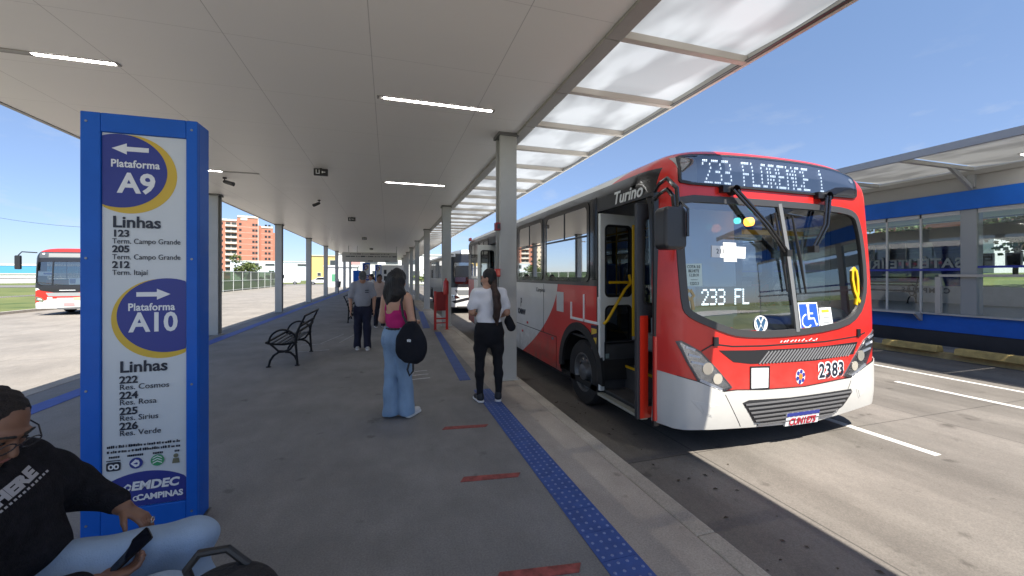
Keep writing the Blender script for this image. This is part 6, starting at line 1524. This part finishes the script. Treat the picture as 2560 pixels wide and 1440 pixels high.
# -- woman in white T-shirt and black leggings, seen from behind, head turned left
def white_woman():
    t = thing('person', 'woman in a white T-shirt and black leggings with a long ponytail, back turned', 'person', (1.22, 4.93, .004)); t.scale = (.92,.95,1)
    f = (.10,1); P = frame(f); sq = SQ(f, .66); S_ = 1.0
    b = SD(.007, .03); b.chain([P(0,0,.90),P(0,0,1.04),P(0,0,1.30),P(0,-.01,1.37)], [.13,.115,.14,.10], .05, sq); b.rc(P(0,-.015,1.36), P(0,.01,1.47), .053, .048)
    hp, Mx = head(b, P(-.005,.02,1.545), np.array((-.80,.55,-.06)))
    for s_, el_, wr in ((-1, P(-.235,.0,1.13), P(-.15,.20,1.07)), (1, P(.245,-.02,1.12), P(.19,.20,1.05))):
        b.chain([P(s_*.165,-.01,1.355), el_, wr], [.052,.043,.028], .025); hand(b, wr, P(s_*-.10,.2,-.02), (0,0,-1), .8, .92, thumb=s_)
    b.chain([P(-.09,0,.9),P(-.12,.01,.50),P(-.125,-.02,.09)], [.09,.055,.036]); b.chain([P(.09,0,.9),P(.12,.01,.50),P(.13,-.02,.09)], [.09,.055,.036])
    sd_obj('body', b, skin_b, t); eyes(t, hp, Mx)
    s_ = SD(.007, .035); s_.chain([P(0,-.005,.93),P(0,0,1.02),P(0,0,1.12),P(0,-.005,1.28),P(0,-.01,1.37)], [.166,.148,.140,.156,.110], .05, sq)
    for q in (-1, 1): s_.chain([P(q*.12,-.01,1.36),P(q*.170,-.01,1.35),P(q*.232,-.005,1.20)], [.066,.071,.068], .05)
    s_.plane(P(0,0,.935), (0,0,-1)); s_.cut(P(0,.02,1.475), (.085,.085,.05))
    sd_obj('t_shirt', s_, cloth('tshirt_white', (.80,.80,.83), .06), t, folds(.008, 20, 22, 26, 5))
    l = SD(.007, .04); l.chain([P(0,-.005,1.0),P(0,-.01,.93),P(0,-.02,.86)], [.15,.178,.185], .05, SQ(f,.70))
    for q in (-1, 1): l.chain([P(q*.10,-.005,.84),P(q*.12,.005,.66),P(q*.125,.015,.48),P(q*.130,-.015,.34),P(q*.130,-.02,.09)], [.106,.088,.062,.061,.042], .03); l.el(P(q*.085,-.055,.875), (.10,.085,.10))
    l.plane(P(0,0,1.0), (0,0,1)); l.plane(P(0,0,.075), (0,0,-1)); sd_obj('leggings', l, cloth('leggings_black', (.013,.013,.016), .2), t, folds(.002, 26, 22, 30, 6))
    h = SD(.006, .02); h.el(hp(0,-.022,.042), np.array((.087,.098,.092)), Mx); h.el(hp(0,-.055,-.02), np.array((.078,.062,.085)), Mx); h.cut(hp(0,.085,-.03), np.array((.075,.075,.085)), Mx)
    sd_obj('hair', h, hair_k, t, folds(.003, 60, 50, 30, 7))
    pt = SD(.006, .02); base = hp(.0,-.085,-.02); pt.chain([base, P(.055,-.10,1.44), P(.075,-.175,1.33), P(.085,-.180,1.20), P(.075,-.165,1.08), P(.085,-.155,.98)], [.040,.042,.050,.052,.042,.018], .02); sd_obj('ponytail', pt, hair_br, t, folds(.004, 70, 50, 14, 8))
    for q in (-1, 1): shoe('shoe', t, P(q*.13,.0,0), (f[0]+q*.25, f[1]), mat('shoe_black', (.015,.015,.017), .6), mat('sole_white', (.68,.67,.65), .6))
    bag = thing('handbag', 'small black handbag at the right hip of the woman in white', 'bag', (1.22, 4.93, .004))
    g = SD(.007, .02); g.rc(P(.27,.08,.99), P(.30,.06,.92), .055, .06, sq); g.rc(P(.27,.10,1.05), P(.27,.08,.99), .03, .05, sq); sd_obj('pouch', g, cloth('bag_black', (.012,.013,.018), .2), bag)
    g = MB(); g.tube([P(.26,.12,1.05), P(.22,.16,1.12), P(.20,.10,1.24), P(.17,.03,1.41)], .008, 6); g.build('strap', black_rubber, bag)
white_woman()
# -- man in cap walking towards us
def cap_man():
    t = thing('person', 'man in a grey polo shirt, dark trousers and grey cap walking towards us', 'person', (-.53, 9.15, .004)); t.scale = (.90,.95,1)
    f = (.08,-1); P = frame(f); sq = SQ(f, .70)
    b = SD(.008, .03); b.chain([P(0,0,.92),P(0,0,1.10),P(0,0,1.32),P(0,.0,1.40)], [.14,.145,.15,.10], .05, sq); b.rc(P(0,.0,1.38), P(0,.05,1.49), .058, .054)
    hp, Mx = head(b, P(.0,.075,1.545), np.array((f[0],f[1],-.55)))
    for s_, el_, wr in ((-1, P(-.265,.02,1.10), P(-.25,.09,.86)), (1, P(.265,.0,1.10), P(.26,.08,.87))):
        b.chain([P(s_*.19,0,1.37), el_, wr], [.055,.045,.030], .025); hand(b, wr, P(s_*.02,.05,-.3), P(-s_,0,0), .35, 1.0, thumb=1 if s_ > 0 else -1)
    b.chain([P(-.09,0,.9),P(-.09,.05,.5),P(-.10,.06,.09)], [.09,.06,.04]); b.chain([P(.09,0,.9),P(.09,-.02,.5),P(.10,-.06,.09)], [.09,.06,.04])
    sd_obj('body', b, skin_b, t); eyes(t, hp, Mx)
    s_ = SD(.008, .035); s_.chain([P(0,.01,.93),P(0,.03,1.05),P(0,.015,1.20),P(0,.0,1.33),P(0,0,1.40)], [.160,.168,.164,.160,.11], .05, sq)
    for q in (-1, 1): s_.chain([P(q*.13,0,1.365),P(q*.185,0,1.36),P(q*.248,.01,1.16)], [.068,.072,.072], .05)
    s_.plane(P(0,0,.925), (0,0,-1)); s_.cut(P(0,.06,1.475), (.07,.075,.075)); sh = sd_obj('polo_shirt', s_, cloth('polo_grey', (.30,.31,.35), .08), t, folds(.007, 18, 20, 18, 9))
    g = MB(); M = Matrix.Rotation(math.atan2(f[1], f[0])+PI/2, 4, 'Z')
    for z, h_ in ((1.255,.022),(1.215,.018)): g.box(.055,.135,-.139,-.128,z,z+h_)
    g.v = [tuple(M @ Vector(v)) for v in g.v]; g.build('chest_print', mat('print_dark', (.05,.06,.08), .7), sh, smooth=0)
    l = SD(.008, .04); l.chain([P(0,0,.98),P(0,0,.90),P(0,0,.84)], [.155,.165,.165], .05, SQ(f,.75))
    for x, y in ((-.095,.06),(.095,-.05)): l.chain([P(x,0,.84),P(x*1.05,y*.9,.48),P(x*1.15,y,.06)], [.112,.092,.082], .03)
    l.plane(P(0,0,.985), (0,0,1)); l.plane(P(0,0,.03), (0,0,-1)); sd_obj('trousers', l, cloth('trousers_navy', (.022,.024,.045), .2), t, folds(.007, 18, 16, 11, 10))
    c = SD(.006, .015); c.el(hp(0,-.012,.055), np.array((.086,.102,.075)), Mx); c.plane(hp(0,0,.030), -Mx[:,2]); cp = sd_obj('cap', c, cloth('cap_grey', (.10,.105,.11), .3), t)
    v = SD(.005, .008); v.el(hp(0,.085,.040), np.array((.075,.085,.012)), Mx@ROT('X', -12)); sd_obj('visor', v, cloth('cap_grey', (.10,.105,.11), .3), cp)
    for x, y in ((-.11,.07),(.11,-.05)): shoe('shoe', t, P(x, y, 0), f, mat('shoe_pale', (.40,.40,.40), .6), mat('sole_white', (.68,.67,.65), .6))
cap_man()
# -- two women farther down the platform
def far_person(label, loc, f, sk, shirt, trousers, hair, long_hair, Hs):
    t = thing('person', label, 'person', loc); t.scale = (Hs/1.66,)*3; P = frame(f); sq = SQ(f, .66)
    b = SD(.011, .03); b.chain([P(0,0,.92),P(0,0,1.30),P(0,0,1.38)], [.13,.14,.09], .05, sq); b.rc(P(0,0,1.36), P(0,.02,1.48), .052, .048); hp, Mx = head(b, P(0,.03,1.545), np.array((f[0],f[1],-.05)))
    for s_ in (-1, 1): b.chain([P(s_*.17,0,1.35),P(s_*.24,-.01,1.10),P(s_*.20,.10,.92)], [.05,.042,.028]); hand(b, P(s_*.20,.10,.92), P(-s_*.05,.15,-.2), P(-s_,0,0), .5, 1.0, thumb=s_)
    for s_ in (-1, 1): b.chain([P(s_*.09,0,.9),P(s_*.10,.02*s_,.5),P(s_*.10,-.03*s_,.09)], [.085,.055,.036])
    sd_obj('body', b, sk, t); eyes(t, hp, Mx)
    s_ = SD(.011, .035); s_.chain([P(0,0,.95),P(0,.01,1.1),P(0,0,1.28),P(0,0,1.37)], [.165,.155,.162,.10], .05, sq)
    for q in (-1, 1): s_.chain([P(q*.14,0,1.35),P(q*.235,-.005,1.16)], [.07,.070], .03)
    s_.plane(P(0,0,.95), (0,0,-1)); s_.cut(P(0,.06,1.45), (.06,.07,.07)); sd_obj('blouse', s_, shirt, t, folds(.004, 18, 20, 16, 11))
    l = SD(.011, .04); l.chain([P(0,0,.98),P(0,-.01,.86)], [.15,.165], .05, SQ(f,.72))
    for q in (-1, 1): l.chain([P(q*.09,0,.84),P(q*.10,.02*q,.48),P(q*.105,-.03*q,.06)], [.108,.078,.065])
    l.plane(P(0,0,.98), (0,0,1)); l.plane(P(0,0,.03), (0,0,-1)); sd_obj('trousers', l, trousers, t)
    h = SD(.010, .02); h.el(hp(0,-.022,.042), np.array((.086,.097,.092)), Mx); h.el(hp(0,-.055,-.03), np.array((.080,.062,.09)), Mx)
    if long_hair: h.chain([hp(0,-.07,-.05), hp(0,-.10,-.20), hp(0,-.10,-.36)], [.075,.075,.04])
    h.cut(hp(0,.085,-.03), np.array((.075,.075,.085)), Mx); sd_obj('hair', h, hair, t)
    for q in (-1, 1): shoe('shoe', t, P(q*.105, -.03*q, 0), f, black_rubber, mat('sole_white', (.68,.67,.65), .6))
far_person('woman in a beige blouse and dark trousers standing behind the man in the cap', (-.26, 12.9, .004), (.15,-1), skin_d, cloth('blouse_beige', (.46,.36,.32)), cloth('trousers_dark', (.02,.02,.03)), hair_k, False, 1.60)
far_person('long haired woman in a white top farthest away, past the woman in beige', (-.62, 16.6, .004), (-.8,-.45), skin_b, cloth('blouse_white', (.62,.60,.58)), cloth('trousers_black', (.015,.015,.018)), hair_k, True, 1.62)
# -- seated man at the left edge, phone in hand
def seated_man():
    B = Vector((-1.42, 1.62, 0)); t = thing('person', 'seated man in a dark sweatshirt and pale jeans looking down at his phone', 'person', B+Vector((-.055,.018,-.012)))
    # own frame: x towards his knees (world +x), y to world +y
    W = lambda x, y, z: np.array((x-B.x, y-B.y, z))
    f = np.array((.97,.25,0))
    sk = skin_d
    Pel, Ch, Nk = W(-1.46,1.60,.46), W(-1.285,1.66,.85), W(-1.225,1.69,.985)
    sqt = None
    b = SD(.006, .03); b.chain([Pel, (Pel+Ch)/2, Ch], [.15,.15,.15], .05); b.rc(Ch, Nk, .10, .058); b.rc(Nk, W(-1.20,1.70,1.045), .058, .055)
    hp, Mx = head(b, W(-1.185,1.72,1.115), np.array((.80,-.22,-.52)), 1.05)
    shL, shR = W(-1.235,1.885,.915), W(-1.23,1.50,.895)
    elL, wrL = W(-1.19,2.09,.74), W(-1.0,2.05,.645)
    elR, wrR = W(-1.10,1.60,.575), W(-.945,1.775,.515)
    b.chain([shL, elL, wrL], [.055,.046,.031]); hand(b, wrL, (.13,-.02,-.09), (-.25,-.15,-1), .55, 1.0, thumb=-1)
    b.chain([shR, elR, wrR], [.055,.046,.031]); hand(b, wrR, (.15,.10,-.01), (-.2,.1,1), .75, 1.0, thumb=-1)
    kL, kR = W(-.76,2.02,.475), W(-.74,1.70,.43); b.chain([W(-1.40,1.72,.50), kL, W(-.76,2.02,.10)], [.085,.06,.04]); b.chain([W(-1.40,1.50,.50), kR, W(-.70,1.70,.10)], [.085,.06,.04])
    sd_obj('body', b, sk, t); eyes(t, hp, Mx, 1.05)
    h = SD(.006, .015); h.el(hp(0,-.020,.036), np.array((.0785,.095,.0865))*1.05, Mx); h.el(hp(0,-.06,-.02), np.array((.070,.046,.06))*1.05, Mx); h.cut(hp(0,.125,.02), np.array((.115,.098,.092))*1.05, Mx); h.cut(hp(0,.045,-.055), np.array((.12,.055,.06))*1.05, Mx); sd_obj('hair', h, mat('hair_cropped', (.014,.009,.008), .75, var=.4, vscale=60, bump=.8, bscale=200), t, folds(.0028, 150, 140, 150, 12))
    gl = MB()
    for s_ in (-1, 1):
        ring = [hp(s_*.034+.026*math.cos(a), .108, .004+.018*math.sin(a)) for a in [2*PI*k/16 for k in range(16)]]; gl.tube(ring, .0022, 6, closed=True); gl.tube([hp(s_*.060,.106,.010), hp(s_*.086,.06,.012), hp(s_*.090,-.02,.006)], .0024, 6)
    gl.tube([hp(-.009,.110,.008), hp(.009,.110,.008)], .0022, 6); gl.build('glasses', mat('glasses_frame', (.03,.03,.035), .25), t)
    s_ = SD(.007, .05); s_.chain([W(-1.48,1.60,.42), W(-1.42,1.62,.56), W(-1.36,1.64,.72), W(-1.285,1.66,.85)], [.20,.205,.20,.175], .06); s_.rc(shL, shR, .098, .098, None, .08); s_.rc(Ch, Nk, .14, .075, None, .05); s_.el(W(-1.27,1.68,.60), (.16,.20,.15)); s_.el(W(-1.22,1.86,.65), (.15,.15,.16)); s_.el(W(-1.23,1.80,.79), (.14,.15,.14))
    s_.chain([shL, (shL+elL)/2, elL, elL*.18+wrL*.82], [.095,.085,.075,.052], .04); s_.chain([shR, (shR+elR)/2, elR, elR*.25+wrR*.75], [.095,.088,.080,.055], .04)
    s_.rc(wrL*.78+elL*.22, wrL*.90+elL*.10, .046, .044, None, .012); s_.rc(Nk+np.array((-.012,0,.0)), Nk+np.array((.005,0,.028)), .078, .070, None, .015); s_.plane(W(-1.4,1.6,.42), (0,0,-1))
    s_.cut(hp(0,.02,-.02), np.array((.085,.11,.115)), Mx)
    so_ = sd_obj('sweatshirt', s_, mat('sweatshirt_charcoal', (.016,.016,.020), .92, var=.35, vscale=30, bump=.7, bscale=160, spec=.15), t, folds(.011, 19, 17, 17, 13))
    # printed words across the chest, laid on the cloth
    dg = bpy.context.evaluated_depsgraph_get(); dg.update()
    from mathutils.bvhtree import BVHTree
    bv = BVHTree.FromPolygons([v.co for v in so_.data.vertices], [tuple(p.vertices) for p in so_.data.polygons])
    def drape(vs, fs, c, ux, uz, m_, nm):
        # refine, then drop every point on the cloth along -n
        ux, uz = Vector(ux).normalized(), Vector(uz); uz = (uz-ux*uz.dot(ux)).normalized(); n_ = ux.cross(uz)
        if n_.y > 0: n_ = -n_
        bm = bmesh.new(); bv_ = [bm.verts.new(v) for v in vs]
        for q in fs:
            try: bm.faces.new([bv_[i] for i in q])
            except ValueError: pass
        bmesh.ops.triangulate(bm, faces=bm.faces); 
        for _ in range(2): bmesh.ops.subdivide_edges(bm, edges=[e for e in bm.edges if e.calc_length() > .018], cuts=1, use_grid_fill=False); bmesh.ops.triangulate(bm, faces=bm.faces)
        for v in bm.verts:
            p = Vector(c)+ux*v.co.x+uz*v.co.z+n_*.35; h_ = bv.ray_cast(p, -n_, .8)
            v.co = (h_[0]+h_[1]*.004 if h_[1].dot(n_) > 0 else h_[0]-h_[1]*.004) if h_[0] is not None else p-n_*.35
        me = bpy.data.meshes.new(nm); bm.to_mesh(me); bm.free(); me.materials.append(m_); o = bpy.data.objects.new(nm, me); COL.objects.link(o); o.parent = so_
    def flat_text(s_, sz, **k):
        c = bpy.data.curves.new('lettering', 'FONT'); c.body = s_; c.size = sz; c.offset = .0035; c.align_x = 'CENTER'; c.align_y = 'CENTER'; c.resolution_u = 2
        o = bpy.data.objects.new('lettering', c); COL.objects.link(o); d_ = bpy.context.evaluated_depsgraph_get(); me = bpy.data.meshes.new_from_object(o.evaluated_get(d_))
        r_ = [(v.co.x*.86, 0, v.co.y) for v in me.vertices], [tuple(p.vertices) for p in me.polygons]; bpy.data.objects.remove(o); bpy.data.curves.remove(c); return r_
    c0 = W(-1.15,1.66,.885)
    pm = mat('print_white', (.42,.42,.44), .8)
    ux, uz = (.42,.42,.34), (-.30,-.10,.5)
    drape(*flat_text('OUT THERE', .054), c0, ux, uz, pm, 'chest_lettering')
    vs, fs = [], []
    for k in range(26):
        x = -.155+.0118*k; o_ = len(vs); vs += [(x,0,-.036),(x+.007,0,-.036),(x+.007,0,-.028),(x,0,-.028)]; fs.append((o_,o_+1,o_+2,o_+3))
    drape(vs, fs, c0, ux, uz, pm, 'dotted_line')
    l = SD(.007, .05); l.chain([W(-1.43,1.72,.47), W(-1.07,1.88,.49), kL, W(-.755,2.02,.28), W(-.76,2.02,.05)], [.14,.110,.086,.080,.080], .05); l.chain([W(-1.43,1.50,.46), W(-1.07,1.62,.46), kR, W(-.705,1.70,.28), W(-.70,1.70,.05)], [.14,.115,.098,.085,.080], .05); l.plane(W(0,0,.03), (0,0,-1))
    sd_obj('jeans', l, mat('denim_light', (.30,.40,.54), .85, var=.16, vscale=4, bump=.3, bscale=260, spec=.2), t, folds(.009, 18, 20, 20, 14))
    for a in ((-.76,2.02),(-.70,1.70)): shoe('shoe', t, W(a[0]+.02, a[1], 0), (1,.1), mat('shoe_grey', (.12,.12,.12), .6), mat('sole_white', (.68,.67,.65), .6))
    g = MB(); rg = wrL+np.array((.115,-.03,-.055)); g.tube([rg+np.array((.0,.011*math.cos(a),.011*math.sin(a))) for a in [2*PI*k/14 for k in range(14)]], .0022, 6, closed=True); g.build('ring', chrome, t)
    # phone in the right hand
    p = thing('phone', 'dark phone held in the right hand of the seated man', 'phone', tuple(Vector(wrR)+B+Vector((.0,.11,.03))))
    M = Matrix.Rotation(R(28), 3, 'Z') @ Matrix.Rotation(R(-38), 3, 'Y') @ Matrix.Rotation(R(14), 3, 'X')
    g = MB(); g.prism(rrect(-.078,.078,-.037,.037,.009), 'xy', -.0042, .0042); g.v = [tuple(M @ Vector(v)) for v in g.v]; c_ = g.build('case', black_gloss, p, smooth=0)
    g = MB(); g.prism(rrect(-.074,.074,-.033,.033,.007), 'xy', .0045, .005); g.v = [tuple(M @ Vector(v)) for v in g.v]; g.build('screen', mat('phone_screen', (.01,.012,.02), .08), p, smooth=0)
    # seat he sits on: same iron bench, turned to face +x
    make_bench('black iron bench the seated man sits on, at the left edge', (-1.56, 1.93, 0), PI, 1.2)
    bp_ = thing('backpack', 'black backpack with a carry loop on the floor before the seated man', 'backpack', (-.50, 1.53, .004))
    g = SD(.008, .05); g.el((0,0,.26), (.18,.15,.28)); g.el((.0,.0,.50), (.145,.115,.14)); g.el((.06,-.10,.22), (.13,.09,.17)); g.plane((0,0,.01), (0,0,-1)); sd_obj('pouch', g, mat('backpack_black', (.010,.010,.012), .8, var=.4, vscale=14, bump=.5, bscale=60), bp_, folds(.006, 16, 18, 14, 15))
    g = MB(); g.tube([(-.10,.02,.56),(-.125,.02,.64),(-.09,.02,.685),(-.01,.02,.685),(.05,.02,.62)], .013, 8); g.build('carry_loop', black_rubber, bp_)
seated_man()
